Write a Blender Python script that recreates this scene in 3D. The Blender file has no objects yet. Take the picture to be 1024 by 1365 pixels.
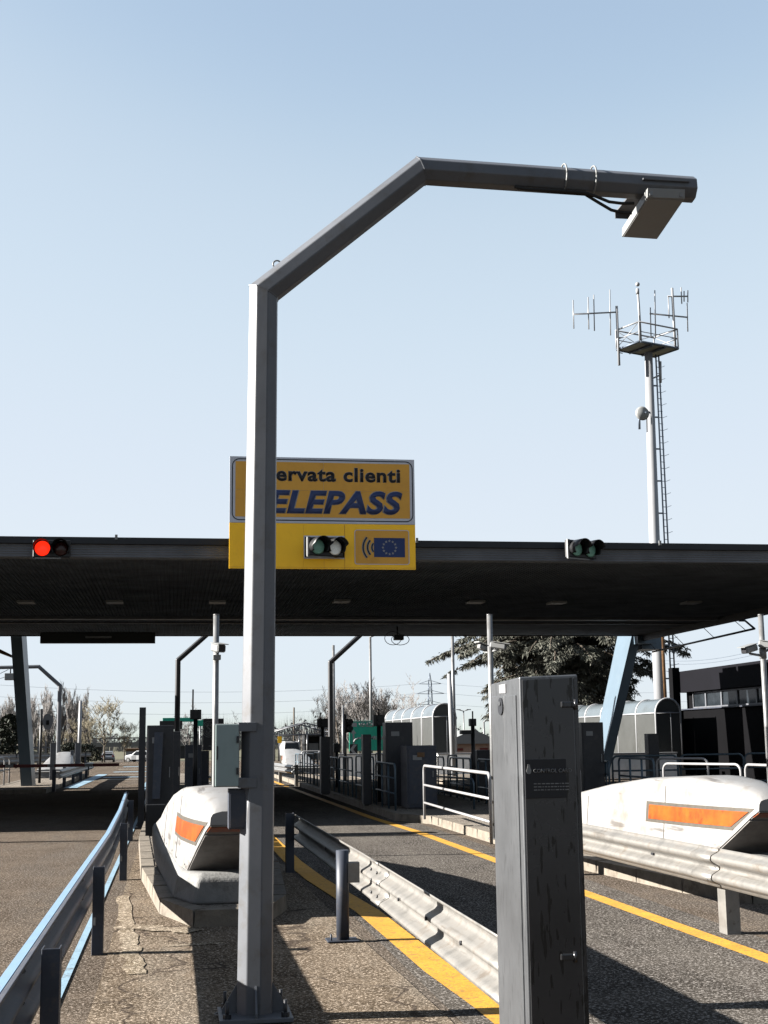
import bpy, bmesh, math, random
from mathutils import Vector, Matrix
R = math.radians
scene = bpy.context.scene
COL = scene.collection

# ------------------------------------------------------------------ camera
F, EYE, CX, CY = 1800.0, 1.6, 512.0, 682.5
_c, _s = math.cos(math.atan(.012)), math.sin(math.atan(.012))
_vx, _vy = 230 - CX, 988 - CY
_ux, _uy = _vx * _c - _vy * _s, _vx * _s + _vy * _c
PITCH, YAW = math.atan(_uy / F), -math.atan(_ux / math.hypot(F, _uy))
FW = Vector((math.sin(YAW) * math.cos(PITCH), math.cos(YAW) * math.cos(PITCH), math.sin(PITCH)))
RT = Vector((math.cos(YAW), -math.sin(YAW), 0))
UP = RT.cross(FW)
cam = bpy.data.objects.new('camera', bpy.data.cameras.new('camera'))
COL.objects.link(cam)
rr, uu = RT * _c - UP * _s, RT * _s + UP * _c
m = Matrix((rr, uu, -FW)).transposed().to_4x4()
m.translation = (0, 0, EYE)
cam.matrix_world = m
cam.data.sensor_fit = 'VERTICAL'
cam.data.sensor_height = 36
cam.data.lens = 36 * F / 1365
cam.data.clip_start, cam.data.clip_end = .05, 9000
scene.camera = cam

# ------------------------------------------------------------------ sky and sun
SUN_EL, SUN_AZ = R(22.5), R(5)          # the sun stands on the left, a little beyond
world = bpy.data.worlds.new('World')
scene.world = world
world.use_nodes = True
wt = world.node_tree
sky = wt.nodes.new('ShaderNodeTexSky')
sky.sky_type = 'NISHITA'
sky.sun_disc = False
sky.sun_elevation = SUN_EL
sky.sun_rotation = R(-90) + SUN_AZ
sky.air_density, sky.dust_density, sky.ozone_density = 1.0, .35, 3.0
dv = wt.nodes.new('ShaderNodeVectorMath'); dv.operation = 'MULTIPLY'; dv.inputs[1].default_value = (.2, .2, .2)
wt.links.new(sky.outputs[0], dv.inputs[0])
cv = wt.nodes.new('ShaderNodeRGBCurve')          # film-like shoulder for the very bright horizon
for ch, pts in ((0, ((.1, .31), (.162, .41), (.224, .585), (.372, .70), (.8, .74), (1, .76))), (1, ((.2, .42), (.294, .545), (.396, .705), (.618, .79), (.98, .82))), (2, ((.4, .60), (.542, .72), (.684, .83), (.87, .885), (1, .90)))):
    c_ = cv.mapping.curves[ch]
    c_.points[0].location = (0, 0); c_.points[1].location = pts[-1]
    for q in pts[:-1]: c_.points.new(*q)
cv.mapping.update()
wt.links.new(dv.outputs[0], cv.inputs['Color'])
EXPO = 2.85
sc_ = wt.nodes.new('ShaderNodeVectorMath'); sc_.operation = 'MULTIPLY'; sc_.inputs[1].default_value = (10 / 2 ** EXPO,) * 3
wt.links.new(cv.outputs[0], sc_.inputs[0])
wt.links.new(sc_.outputs[0], wt.nodes['Background'].inputs[0])
wt.nodes['Background'].inputs[1].default_value = .10
sl = bpy.data.lights.new('sun', 'SUN')
sl.energy, sl.angle, sl.color = 5.0, R(.5), (1, .95, .88)
sun = bpy.data.objects.new('sun', sl)
COL.objects.link(sun)
sd = Vector((-math.cos(SUN_EL) * math.cos(SUN_AZ), math.cos(SUN_EL) * math.sin(SUN_AZ), math.sin(SUN_EL)))
sun.rotation_euler = sd.to_track_quat('Z', 'Y').to_euler()
scene.view_settings.view_transform = 'Standard'
scene.view_settings.look = 'None'
scene.view_settings.exposure = EXPO + .05
scene.view_settings.gamma = 1

# ------------------------------------------------------------------ helpers
def ray(px, py):
    x, y = px - CX, py - CY
    a, b = x * _c - y * _s, x * _s + y * _c
    return FW * F + RT * a - UP * b
def G(px, py, z=0.0):
    d = ray(px, py); return Vector((0, 0, EYE)) + d * ((z - EYE) / d.z)
def PY(px, py, Y):
    d = ray(px, py); return Vector((0, 0, EYE)) + d * (Y / d.y)
def PX(px, py, X):
    d = ray(px, py); return Vector((0, 0, EYE)) + d * (X / d.x)
def gz(y):
    t = min(max((y - 95) / 120, 0), 1)
    return -1.3 * t * t * (3 - 2 * t)
V = Vector

class B:
    def __init__(s): s.bm = bmesh.new()
    def box(s, a, b, bev=0.0, mat=None, seg=2):
        a, b = V(a), V(b)
        t = bmesh.new()
        bmesh.ops.create_cube(t, size=1)
        c, d = (a + b) / 2, b - a
        for v in t.verts: v.co = V((v.co.x * d.x, v.co.y * d.y, v.co.z * d.z))
        if bev: bmesh.ops.bevel(t, geom=t.edges[:], offset=bev, segments=seg, affect='EDGES', profile=.6)
        M = (mat or Matrix.Translation(c))
        return s.add(t, M)
    def add(s, t, M=None):
        mp = [s.bm.verts.new(M @ v.co if M else v.co) for v in t.verts]
        t.verts.index_update()
        for f in t.faces:
            nf = s.bm.faces.new([mp[v.index] for v in f.verts]); nf.smooth = f.smooth
        t.free()
        return s
    def hexa(s, p):          # eight corners, bottom ring then top ring
        v = [s.bm.verts.new(q) for q in p]
        for f in ((3, 2, 1, 0), (4, 5, 6, 7), (0, 1, 5, 4), (1, 2, 6, 5), (2, 3, 7, 6), (3, 0, 4, 7)):
            s.bm.faces.new([v[i] for i in f])
        return s
    def prism(s, poly, d):
        d = V(d); n = len(poly)
        a = [s.bm.verts.new(V(q)) for q in poly]; b = [s.bm.verts.new(V(q) + d) for q in poly]
        s.bm.faces.new(a[::-1]); s.bm.faces.new(b)
        for i in range(n): s.bm.faces.new((a[i], a[(i + 1) % n], b[(i + 1) % n], b[i]))
        return s
    def face(s, poly):
        s.bm.faces.new([s.bm.verts.new(V(q)) for q in poly]); return s
    def loft(s, rings, cap=True, smooth=False, closed=True):
        rs = [[s.bm.verts.new(V(q)) for q in r] for r in rings]
        n = len(rs[0])
        for i in range(len(rs) - 1):
            for j in range(n if closed else n - 1):
                f = s.bm.faces.new((rs[i][j], rs[i][(j + 1) % n], rs[i + 1][(j + 1) % n], rs[i + 1][j])); f.smooth = smooth
        if cap and closed:
            s.bm.faces.new(rs[0][::-1]); s.bm.faces.new(rs[-1])
        return s
    def tube(s, pts, r, n=8, cap=True, smooth=True):
        pts = [V(p) for p in pts]
        rad = r if isinstance(r, (list, tuple)) else [r] * len(pts)
        t0 = (pts[1] - pts[0]).normalized()
        ref = V((0, 0, 1)) if abs(t0.z) < .9 else V((0, 1, 0))
        u = t0.cross(ref).normalized()
        rings = []
        for i, p in enumerate(pts):
            if i == 0: t = t0
            elif i == len(pts) - 1: t = (pts[i] - pts[i - 1]).normalized()
            else:
                t = ((pts[i + 1] - p).normalized() + (p - pts[i - 1]).normalized())
                t = t.normalized() if t.length > 1e-6 else t0
            u = (u - t * u.dot(t)).normalized(); w = t.cross(u)
            rings.append([p + (u * math.cos(2 * math.pi * k / n) + w * math.sin(2 * math.pi * k / n)) * rad[i] for k in range(n)])
        return s.loft(rings, cap, smooth)
    def ball(s, c, r, sc=(1, 1, 1), sub=2):
        t = bmesh.new(); bmesh.ops.create_icosphere(t, subdivisions=sub, radius=r)
        for f in t.faces: f.smooth = True
        return s.add(t, Matrix.Translation(V(c)) @ Matrix.Diagonal((*sc, 1)))
    def build(s, name, mat, parent=None, origin=None):
        bmesh.ops.recalc_face_normals(s.bm, faces=s.bm.faces[:])
        me = bpy.data.meshes.new(name)
        o = bpy.data.objects.new(name, me)
        off = V(parent['_w']) if parent is not None else (V(origin) if origin is not None else V((0, 0, 0)))
        for v in s.bm.verts: v.co -= off
        s.bm.to_mesh(me); s.bm.free()
        me.materials.append(mat)
        COL.objects.link(o)
        if parent is not None:
            o.parent = parent
            o['_w'] = list(off)
        else:
            o.location = off; o['_w'] = list(off)
        return o
def sub(builder, name, mat, part):       # a sub-part: the part sits at its thing's origin
    return builder.build(name, mat, part)
def thing(name, label, cat, loc, group=None):
    o = bpy.data.objects.new(name, None); o.empty_display_size = .2
    COL.objects.link(o); o.location = loc; o['_w'] = list(V(loc))
    return tag(o, label, cat, group)
def tag(o, label, cat, group=None, kind=None):
    o['label'] = label; o['category'] = cat
    if group: o['group'] = group
    if kind: o['kind'] = kind
    return o
def struct(b, name, mat, label, cat='ground', kind='structure'):
    o = b.build(name, mat); o['kind'] = kind; o['label'] = label; o['category'] = cat; return o
def dup(root, loc, label, rotz=0.0, scale=1.0):
    r = root.copy(); COL.objects.link(r); r.location = loc; r.rotation_euler.z = rotz; r.scale = (scale,) * 3
    r['label'] = label; r['_w'] = list(V(loc))
    def kids(a, b):
        for ch in [k for k in a.children]:
            c = ch.copy(); COL.objects.link(c); c.parent = b; kids(ch, c)
    kids(root, r)
    return r
def text(body, x0, x1, z0, y, mat, parent, name='lettering', shear=0.0, bold=0.0, height=None, font_space=1.0):
    cu = bpy.data.curves.new('t', 'FONT'); cu.body = body; cu.size = 1; cu.shear = shear; cu.offset = bold; cu.space_character = font_space
    cu.resolution_u = 4
    o = bpy.data.objects.new('t', cu); COL.objects.link(o)
    bpy.context.view_layer.update()
    me = bpy.data.meshes.new_from_object(o.evaluated_get(bpy.context.evaluated_depsgraph_get()))
    bpy.data.objects.remove(o)
    xs = [v.co.x for v in me.vertices]; mn, mx = min(xs), max(xs)
    s = (x1 - x0) / (mx - mn)
    hs = s if height is None else height / .70
    b = B(); b.bm.from_mesh(me); bpy.data.meshes.remove(me)
    for v in b.bm.verts: v.co = V((x0 + (v.co.x - mn) * s, y, z0 + v.co.y * hs))
    r = bmesh.ops.extrude_face_region(b.bm, geom=b.bm.faces[:])
    for e in r['geom']:
        if isinstance(e, bmesh.types.BMVert): e.co.y += .004
    return b.build(name, mat, parent)

# ------------------------------------------------------------------ materials
def mat(name, c, rough=.6, metal=0.0, var=.12, scale=3.0, dirt=None, dirt_amt=.0, dirt_scale=2.0, bump=0.0, bscale=40.0, emit=None, alpha=None, trans=0.0, rvar=0.0, stretch=None, spec=.25):
    c = tuple(q * .345 for q in c)
    if dirt: dirt = tuple(q * .345 for q in dirt)
    m = bpy.data.materials.new(name); m.use_nodes = True
    nt = m.node_tree; N, L = nt.nodes, nt.links
    p = N['Principled BSDF']
    p.inputs['Roughness'].default_value = rough; p.inputs['Metallic'].default_value = metal; p.inputs['Specular IOR Level'].default_value = spec
    tc = N.new('ShaderNodeTexCoord'); src = tc.outputs['Object']
    if stretch:
        mp = N.new('ShaderNodeMapping'); mp.inputs['Scale'].default_value = stretch; L.new(src, mp.inputs[0]); src = mp.outputs[0]
    n = N.new('ShaderNodeTexNoise'); n.inputs['Scale'].default_value = scale; n.inputs['Detail'].default_value = 8; n.inputs['Roughness'].default_value = .65
    L.new(src, n.inputs['Vector'])
    r = N.new('ShaderNodeValToRGB')
    r.color_ramp.elements[0].position, r.color_ramp.elements[1].position = .3, .7
    r.color_ramp.elements[0].color = (*[max(0, k * (1 - var)) for k in c], 1)
    r.color_ramp.elements[1].color = (*[min(1, k * (1 + var)) for k in c], 1)
    L.new(n.outputs['Fac'], r.inputs[0]); col = r.outputs[0]
    if dirt:
        n2 = N.new('ShaderNodeTexNoise'); n2.inputs['Scale'].default_value = dirt_scale; n2.inputs['Detail'].default_value = 10; n2.inputs['Roughness'].default_value = .7
        L.new(src, n2.inputs['Vector'])
        r2 = N.new('ShaderNodeValToRGB'); r2.color_ramp.elements[0].position, r2.color_ramp.elements[1].position = .52, .68
        L.new(n2.outputs['Fac'], r2.inputs[0])
        mu = N.new('ShaderNodeMath'); mu.operation = 'MULTIPLY'; mu.inputs[1].default_value = dirt_amt; L.new(r2.outputs[0], mu.inputs[0])
        mx = N.new('ShaderNodeMixRGB'); L.new(mu.outputs[0], mx.inputs[0]); L.new(col, mx.inputs[1]); mx.inputs[2].default_value = (*dirt, 1); col = mx.outputs[0]
    L.new(col, p.inputs['Base Color'])
    if rvar:
        mr = N.new('ShaderNodeMapRange'); mr.inputs[3].default_value = max(0.02, rough - rvar); mr.inputs[4].default_value = min(1, rough + rvar)
        L.new(n.outputs['Fac'], mr.inputs[0]); L.new(mr.outputs[0], p.inputs['Roughness'])
    if bump:
        n3 = N.new('ShaderNodeTexNoise'); n3.inputs['Scale'].default_value = bscale; n3.inputs['Detail'].default_value = 4; L.new(src, n3.inputs['Vector'])
        bp = N.new('ShaderNodeBump'); bp.inputs['Strength'].default_value = bump; bp.inputs['Distance'].default_value = .01
        L.new(n3.outputs['Fac'], bp.inputs['Height']); L.new(bp.outputs[0], p.inputs['Normal'])
    if emit:
        p.inputs['Emission Color'].default_value = (*emit[0], 1); p.inputs['Emission Strength'].default_value = emit[1]
    if trans: p.inputs['Transmission Weight'].default_value = trans
    if alpha is not None: p.inputs['Alpha'].default_value = alpha
    return m

def asphalt(name, c1, c2, c3, crack=0.0, speck=.5, big=.35, spscale=56.0):
    """aggregate speckle, large worn patches, long wheel wear, optional cracks"""
    c1, c2, c3 = [tuple(q * .345 for q in k) for k in (c1, c2, c3)]
    m = bpy.data.materials.new(name); m.use_nodes = True
    nt = m.node_tree; N, L = nt.nodes, nt.links; p = N['Principled BSDF']
    tc = N.new('ShaderNodeTexCoord'); src = tc.outputs['Object']
    def noise(sc, det=6, ro=.6, v=src):
        n = N.new('ShaderNodeTexNoise'); n.inputs['Scale'].default_value = sc; n.inputs['Detail'].default_value = det; n.inputs['Roughness'].default_value = ro
        L.new(v, n.inputs['Vector']); return n.outputs['Fac']
    def ramp(f, a, b, ca=(0, 0, 0, 1), cb=(1, 1, 1, 1)):
        r = N.new('ShaderNodeValToRGB'); r.color_ramp.elements[0].position, r.color_ramp.elements[1].position = a, b
        r.color_ramp.elements[0].color, r.color_ramp.elements[1].color = ca, cb; L.new(f, r.inputs[0]); return r.outputs[0]
    def mix(f, a, b, mode='MIX'):
        x = N.new('ShaderNodeMixRGB'); x.blend_type = mode
        for i, q in ((0, f), (1, a), (2, b)):
            if isinstance(q, (int, float)): x.inputs[i].default_value = q
            elif isinstance(q, tuple): x.inputs[i].default_value = q
            else: L.new(q, x.inputs[i])
        return x.outputs[0]
    mp = N.new('ShaderNodeMapping'); mp.inputs['Scale'].default_value = (1, .16, 1); L.new(src, mp.inputs[0])
    base = mix(ramp(noise(.55, 8, .7), .42, .60), (*c1, 1), (*c2, 1))
    base = mix(ramp(noise(1.1, 7, .7, mp.outputs[0]), .47, .60), base, (*c3, 1))
    sp = noise(spscale, 3, .75)
    base = mix(ramp(sp, .42, .49, (speck, speck, speck, 1), (0, 0, 0, 1)), base, tuple(k * .22 for k in c1) + (1,))
    lt = noise(spscale * .8, 2, .8)
    base = mix(ramp(lt, .54, .62, (0, 0, 0, 1), (speck, speck, speck, 1)), base, tuple(min(1, k * 3.6 + .07) for k in c2) + (1,))
    base = mix(ramp(noise(2.2, 9, .75), .52, .66, (0, 0, 0, 1), (.45, .45, .45, 1)), base, tuple(k * 1.6 for k in c2) + (1,))
    base = mix(ramp(noise(6, 8, .7), .55, .75, (0, 0, 0, 1), (big, big, big, 1)), base, tuple(k * .45 for k in c1) + (1,))
    if crack:
        dn = N.new('ShaderNodeTexNoise'); dn.inputs['Scale'].default_value = 1.3; dn.inputs['Detail'].default_value = 6; L.new(src, dn.inputs['Vector'])
        ad = N.new('ShaderNodeVectorMath'); ad.operation = 'MULTIPLY_ADD'; L.new(dn.outputs['Color'], ad.inputs[0]); ad.inputs[1].default_value = (1.2, 1.2, 0); L.new(src, ad.inputs[2])
        vo = N.new('ShaderNodeTexVoronoi'); vo.feature = 'DISTANCE_TO_EDGE'; vo.inputs['Scale'].default_value = .62; L.new(ad.outputs[0], vo.inputs['Vector'])
        base = mix(ramp(vo.outputs['Distance'], .004, .014, (crack, crack, crack, 1), (0, 0, 0, 1)), base, (.025, .02, .017, 1))
    L.new(base, p.inputs['Base Color'])
    p.inputs['Roughness'].default_value = .85; p.inputs['Specular IOR Level'].default_value = 0
    bp = N.new('ShaderNodeBump'); bp.inputs['Strength'].default_value = .6; bp.inputs['Distance'].default_value = .012
    L.new(sp, bp.inputs['Height']); L.new(bp.outputs[0], p.inputs['Normal'])
    return m

def ribbed(name, c, axis, freq, rough, strength, metal=0.0, c2=None):
    m = mat(name, c, rough, metal, var=.25, scale=1.2)
    nt = m.node_tree; N, L = nt.nodes, nt.links; p = N['Principled BSDF']
    tc = N.new('ShaderNodeTexCoord')
    w = N.new('ShaderNodeTexWave'); w.bands_direction = axis; w.inputs['Scale'].default_value = freq; w.inputs['Distortion'].default_value = 0
    L.new(tc.outputs['Object'], w.inputs['Vector'])
    bp = N.new('ShaderNodeBump'); bp.inputs['Strength'].default_value = strength; bp.inputs['Distance'].default_value = .03
    L.new(w.outputs['Fac'], bp.inputs['Height']); L.new(bp.outputs[0], p.inputs['Normal'])
    return m

M = {}
M['ground'] = mat('dry grass', (.11, .105, .05), .95, var=.5, scale=.4, dirt=(.16, .13, .07), dirt_amt=.7, dirt_scale=.15)
M['asphalt'] = asphalt('brown worn asphalt', (.105, .083, .064), (.158, .127, .099), (.13, .112, .095), 0, .6)
M['lane'] = asphalt('grey asphalt', (.082, .073, .064), (.126, .112, .098), (.145, .13, .113), 0, .65)
M['slab'] = asphalt('old cracked asphalt', (.145, .112, .08), (.215, .17, .125), (.25, .212, .168), .8, .6, .5)
M['worn'] = asphalt('pale worn pavement patch', (.24, .19, .13), (.36, .30, .23), (.30, .26, .2), .3, .55, .6)
M['concrete'] = asphalt('pavement concrete', (.23, .2, .17), (.32, .285, .245), (.27, .24, .205), .3, .3, .4, 50)
M['kerb'] = mat('kerb stone', (.26, .225, .18), .85, var=.25, scale=5, dirt=(.1, .075, .05), dirt_amt=.7, dirt_scale=6, bump=.5, bscale=60)
M['cast'] = mat('cast concrete', (.26, .26, .255), .8, var=.16, scale=4, dirt=(.09, .085, .075), dirt_amt=.6, dirt_scale=5, bump=.5, bscale=30)
M['yellow'] = mat('yellow road paint', (.80, .40, .03), .75, var=.18, scale=3, dirt=(.15, .11, .08), dirt_amt=.95, dirt_scale=22, bump=.3)
M['blue'] = mat('blue road paint', (.32, .50, .64), .7, var=.2, scale=5, dirt=(.1, .09, .08), dirt_amt=.85, dirt_scale=5, bump=.3)
M['white_paint'] = mat('white road paint', (.30, .26, .21), .75, var=.25, scale=9, dirt=(.13, .1, .07), dirt_amt=1, dirt_scale=9, bump=.3)
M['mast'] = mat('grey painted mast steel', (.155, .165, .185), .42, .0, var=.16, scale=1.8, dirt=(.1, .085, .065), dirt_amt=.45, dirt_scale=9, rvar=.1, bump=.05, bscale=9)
M['galv'] = mat('galvanised steel', (.30, .305, .31), .42, .4, var=.2, scale=6, dirt=(.22, .19, .16), dirt_amt=.5, dirt_scale=7, rvar=.12, bump=.15, bscale=14)
M['galv_worn'] = mat('weathered guard rail steel', (.40, .385, .36), .48, .55, var=.25, scale=5, dirt=(.17, .125, .085), dirt_amt=.65, dirt_scale=5, rvar=.12, bump=.25, bscale=12)
M['light_blue'] = mat('light blue rail paint', (.33, .52, .72), .45, var=.08, scale=5, dirt=(.4, .5, .6), dirt_amt=.5, dirt_scale=9)
M['post'] = mat('painted rail post', (.055, .065, .09), .5, .1, var=.2, scale=6, dirt=(.2, .15, .11), dirt_amt=.4, dirt_scale=9)
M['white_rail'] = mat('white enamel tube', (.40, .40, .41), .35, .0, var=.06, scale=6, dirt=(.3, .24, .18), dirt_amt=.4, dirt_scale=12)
M['shade_rail'] = mat('blue-shade tube', (.10, .15, .19), .4, .2, var=.15, scale=6)  # bluish shade under the canopy, put into the tube colour
M['fibre'] = mat('white fibreglass', (.34, .335, .33), .42, var=.05, scale=2, dirt=(.20, .165, .125), dirt_amt=.6, dirt_scale=2.6, rvar=.1, bump=.12, bscale=8)
M['fibre_under'] = mat('shade-toned fibreglass', (.28, .265, .255), .45, var=.3, scale=5, dirt=(.13, .12, .11), dirt_amt=.4, dirt_scale=4)  # shell fibreglass, darkened in colour for the shade of the undercut
M['amber'] = mat('amber reflective panel', (.42, .085, .004), .3, var=.45, scale=4, spec=.5, dirt=(.25, .02, .002), dirt_amt=.8, dirt_scale=5)
M['frame'] = mat('grey window frame', (.13, .115, .095), .5, .3, var=.2, scale=12, dirt=(.12, .1, .08), dirt_amt=.6, dirt_scale=16)
M['canopy_under'] = ribbed('dark canopy sheet', (.34, .38, .43), 'X', 3.2, .4, 1.0)
M['canopy_under'].node_tree.nodes['Principled BSDF'].inputs['Specular IOR Level'].default_value = 0
M['canopy_side'] = ribbed('grey ribbed fascia', (.21, .22, .24), 'Z', 6.5, .5, .6, .0)
M['canopy_top'] = mat('canopy edge profile', (.03, .033, .04), .5, .2, var=.2)
M['column'] = mat('pale blue column paint', (.15, .21, .265), .4, .1, var=.06, scale=1.5, dirt=(.2, .25, .28), dirt_amt=.3)
M['black'] = mat('black housing', (.012, .013, .015), .45, var=.3, scale=6)
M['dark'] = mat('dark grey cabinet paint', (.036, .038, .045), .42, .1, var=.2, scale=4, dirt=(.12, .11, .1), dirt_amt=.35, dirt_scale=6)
M['teal'] = mat('grey green cabinet paint', (.36, .46, .45), .5, .0, var=.04, scale=2, dirt=(.2, .24, .23), dirt_amt=.25, dirt_scale=5)
M['pale'] = mat('pale grey plastic', (.32, .33, .33), .45, var=.06, scale=4, dirt=(.3, .28, .25), dirt_amt=.3, dirt_scale=6)
M['red_lamp'] = mat('lit red lens', (.3, .01, .004), .3, var=.02, emit=((1, .022, .006), .21))
M['green_lens'] = mat('unlit green lens', (.35, .75, .6), .25, var=.2, scale=30)
M['white_lens'] = mat('unlit clear lens', (2.0, 2.1, 2.05), .3, var=.25, scale=60)
M['dark_lens'] = mat('unlit dark lens', (.06, .015, .015), .2, var=.2, scale=20)
M['orange'] = mat('orange sign sheet', (1.25, .64, .085), .5, var=.06, scale=1.2, dirt=(.8, .38, .06), dirt_amt=.35, dirt_scale=1.6)
M['gold'] = mat('yellow sign sheet', (2.0, 1.12, .035), .45, var=.06, scale=1.2, dirt=(1.5, .78, .02), dirt_amt=.3, dirt_scale=1.6)
M['sign_white'] = mat('white sign sheet', (.95, .98, 1.08), .45, var=.05)
M['ink'] = mat('black sign ink', (.012, .013, .018), .5, var=.1)
M['navy'] = mat('navy sign ink', (.045, .075, .22), .5, var=.15, scale=4)
M['flag'] = mat('flag blue sheet', (.02, .055, .22), .5, var=.1)
M['green_sign'] = mat('green road sign', (.012, .55, .36), .45, var=.12, scale=1)
M['bright_white'] = mat('white sheet', (.45, .45, .46), .5, var=.03)
M['tower'] = mat('white tower steel', (.42, .43, .45), .4, .1, var=.06, scale=1)
M['ladder'] = mat('ladder steel', (.16, .2, .26), .5, .4, var=.2)
M['rust'] = mat('rusty steel', (.20, .10, .035), .7, .2, var=.35, scale=3, dirt=(.4, .35, .3), dirt_amt=.5, dirt_scale=2)
M['red'] = mat('dark red barrier band', (.22, .025, .02), .5, var=.15)
M['cladding'] = mat('black cladding', (.003, .003, .004), .8, var=.3, scale=.6, spec=.04)
M['cladding2'] = mat('charcoal parapet cladding', (.006, .006, .009), .8, var=.2, scale=.6, spec=.05)
M['glass_dark'] = mat('dark window glass', (.02, .025, .03), .12, var=.3, spec=.12)
M['poly'] = mat('polycarbonate sheet', (.15, .18, .20), .15, var=.08, scale=1, dirt=(.1, .11, .11), dirt_amt=.5, dirt_scale=.8, trans=.15)
M['poly_wall'] = mat('frosted wall sheet', (.085, .088, .085), .3, var=.12, scale=.6, dirt=(.05, .05, .045), dirt_amt=.5, dirt_scale=.7)
M['bark'] = mat('bark', (.13, .105, .08), .9, var=.3, scale=5)
M['bare'] = mat('bare twigs', (.30, .28, .27), .9, var=.3, scale=2)
M['bare_olive'] = mat('budding twigs', (.26, .225, .15), .9, var=.3, scale=2)
M['cedar'] = mat('cedar needles', (.09, .094, .072), .75, var=.55, scale=2.5, dirt=(.17, .155, .115), dirt_amt=.6, dirt_scale=1.5)
M['bush'] = mat('dark evergreen leaves', (.03, .04, .025), .8, var=.5, scale=3)
M['carpaint'] = mat('silver white car paint', (.62, .64, .66), .3, .3, var=.02)
M['rubber'] = mat('black rubber', (.015, .015, .015), .7, var=.2)
M['tail'] = mat('red tail lamp', (.4, .02, .01), .3, var=.1)
M['white_wall'] = mat('whitewashed concrete', (2.0, 2.0, 1.96), .8, var=.08, scale=1, dirt=(1.0, .95, .85), dirt_amt=.5, dirt_scale=1.5)
M['lime_concrete'] = mat('far concrete', (.25, .245, .23), .8, var=.15, scale=.5)

def scuff(m, col, amt):
    nt = m.node_tree; N, L = nt.nodes, nt.links; p = N['Principled BSDF']; tc = N.new('ShaderNodeTexCoord'); src = p.inputs['Base Color'].links[0].from_socket
    for st, sc, lo in (((9, .7, 7), 3, .63), ((30, 2.0, 30), 2, .66)):
        mp = N.new('ShaderNodeMapping'); mp.inputs['Scale'].default_value = st; L.new(tc.outputs['Object'], mp.inputs[0])
        n = N.new('ShaderNodeTexNoise'); n.inputs['Scale'].default_value = sc * .4; n.inputs['Detail'].default_value = 6; L.new(mp.outputs[0], n.inputs['Vector'])
        r_ = N.new('ShaderNodeValToRGB'); r_.color_ramp.elements[0].position, r_.color_ramp.elements[1].position = lo, lo + .07; r_.color_ramp.elements[1].color = (amt, amt, amt, 1); L.new(n.outputs['Fac'], r_.inputs[0])
        x = N.new('ShaderNodeMixRGB'); L.new(r_.outputs[0], x.inputs[0]); L.new(src, x.inputs[1]); x.inputs[2].default_value = (*col, 1); src = x.outputs[0]
    L.new(src, p.inputs['Base Color'])
scuff(M['fibre'], (.035, .03, .026), .7)
scuff(M['galv_worn'], (.05, .04, .03), .45)
# stainless steel with dried run marks
def steel(name, c, rough, runs, metal=.9):
    m = mat(name, c, rough, metal, var=.16, scale=1.6, rvar=.12, stretch=None)
    nt = m.node_tree; N, L = nt.nodes, nt.links; p = N['Principled BSDF']
    tc = N.new('ShaderNodeTexCoord')
    def nz(sc, st, det=3):
        mp = N.new('ShaderNodeMapping'); mp.inputs['Scale'].default_value = st; L.new(tc.outputs['Object'], mp.inputs[0])
        n = N.new('ShaderNodeTexNoise'); n.inputs['Scale'].default_value = sc; n.inputs['Detail'].default_value = det; L.new(mp.outputs[0], n.inputs['Vector']); return n.outputs['Fac']
    r = N.new('ShaderNodeValToRGB'); r.color_ramp.elements[0].position, r.color_ramp.elements[1].position = .585, .62
    L.new(nz(34, (1.5, 1.5, .26), 3), r.inputs[0])
    col = p.inputs['Base Color'].links[0].from_socket
    x = N.new('ShaderNodeMixRGB'); mu = N.new('ShaderNodeMath'); mu.operation = 'MULTIPLY'; mu.inputs[1].default_value = runs
    L.new(r.outputs[0], mu.inputs[0]); L.new(mu.outputs[0], x.inputs[0]); L.new(col, x.inputs[1]); x.inputs[2].default_value = (.02, .02, .02, 1)
    r3 = N.new('ShaderNodeValToRGB'); r3.color_ramp.elements[0].position, r3.color_ramp.elements[1].position = .66, .70
    L.new(nz(9, (2.2, 2.2, .25), 5), r3.inputs[0])
    x2 = N.new('ShaderNodeMixRGB'); mu2 = N.new('ShaderNodeMath'); mu2.operation = 'MULTIPLY'; mu2.inputs[1].default_value = .25 if 'brushed' in name else .0
    L.new(r3.outputs[0], mu2.inputs[0]); L.new(mu2.outputs[0], x2.inputs[0]); L.new(x.outputs[0], x2.inputs[1]); x2.inputs[2].default_value = (.35, .35, .35, 1)
    L.new(x2.outputs[0], p.inputs['Base Color'])
    bp = N.new('ShaderNodeBump'); bp.inputs['Strength'].default_value = .15; bp.inputs['Distance'].default_value = .004
    L.new(nz(1.5, (3, 3, .6), 3), bp.inputs['Height']); L.new(bp.outputs[0], p.inputs['Normal'])
    return m
M['steel'] = steel('brushed stainless steel', (.24, .25, .265), .36, .3, .65)
M['steel_face'] = steel('stained shade-toned steel', (.12, .122, .13), .27, .95, .7)  # unlit pillar front put into a darker base; run marks are stains

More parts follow.
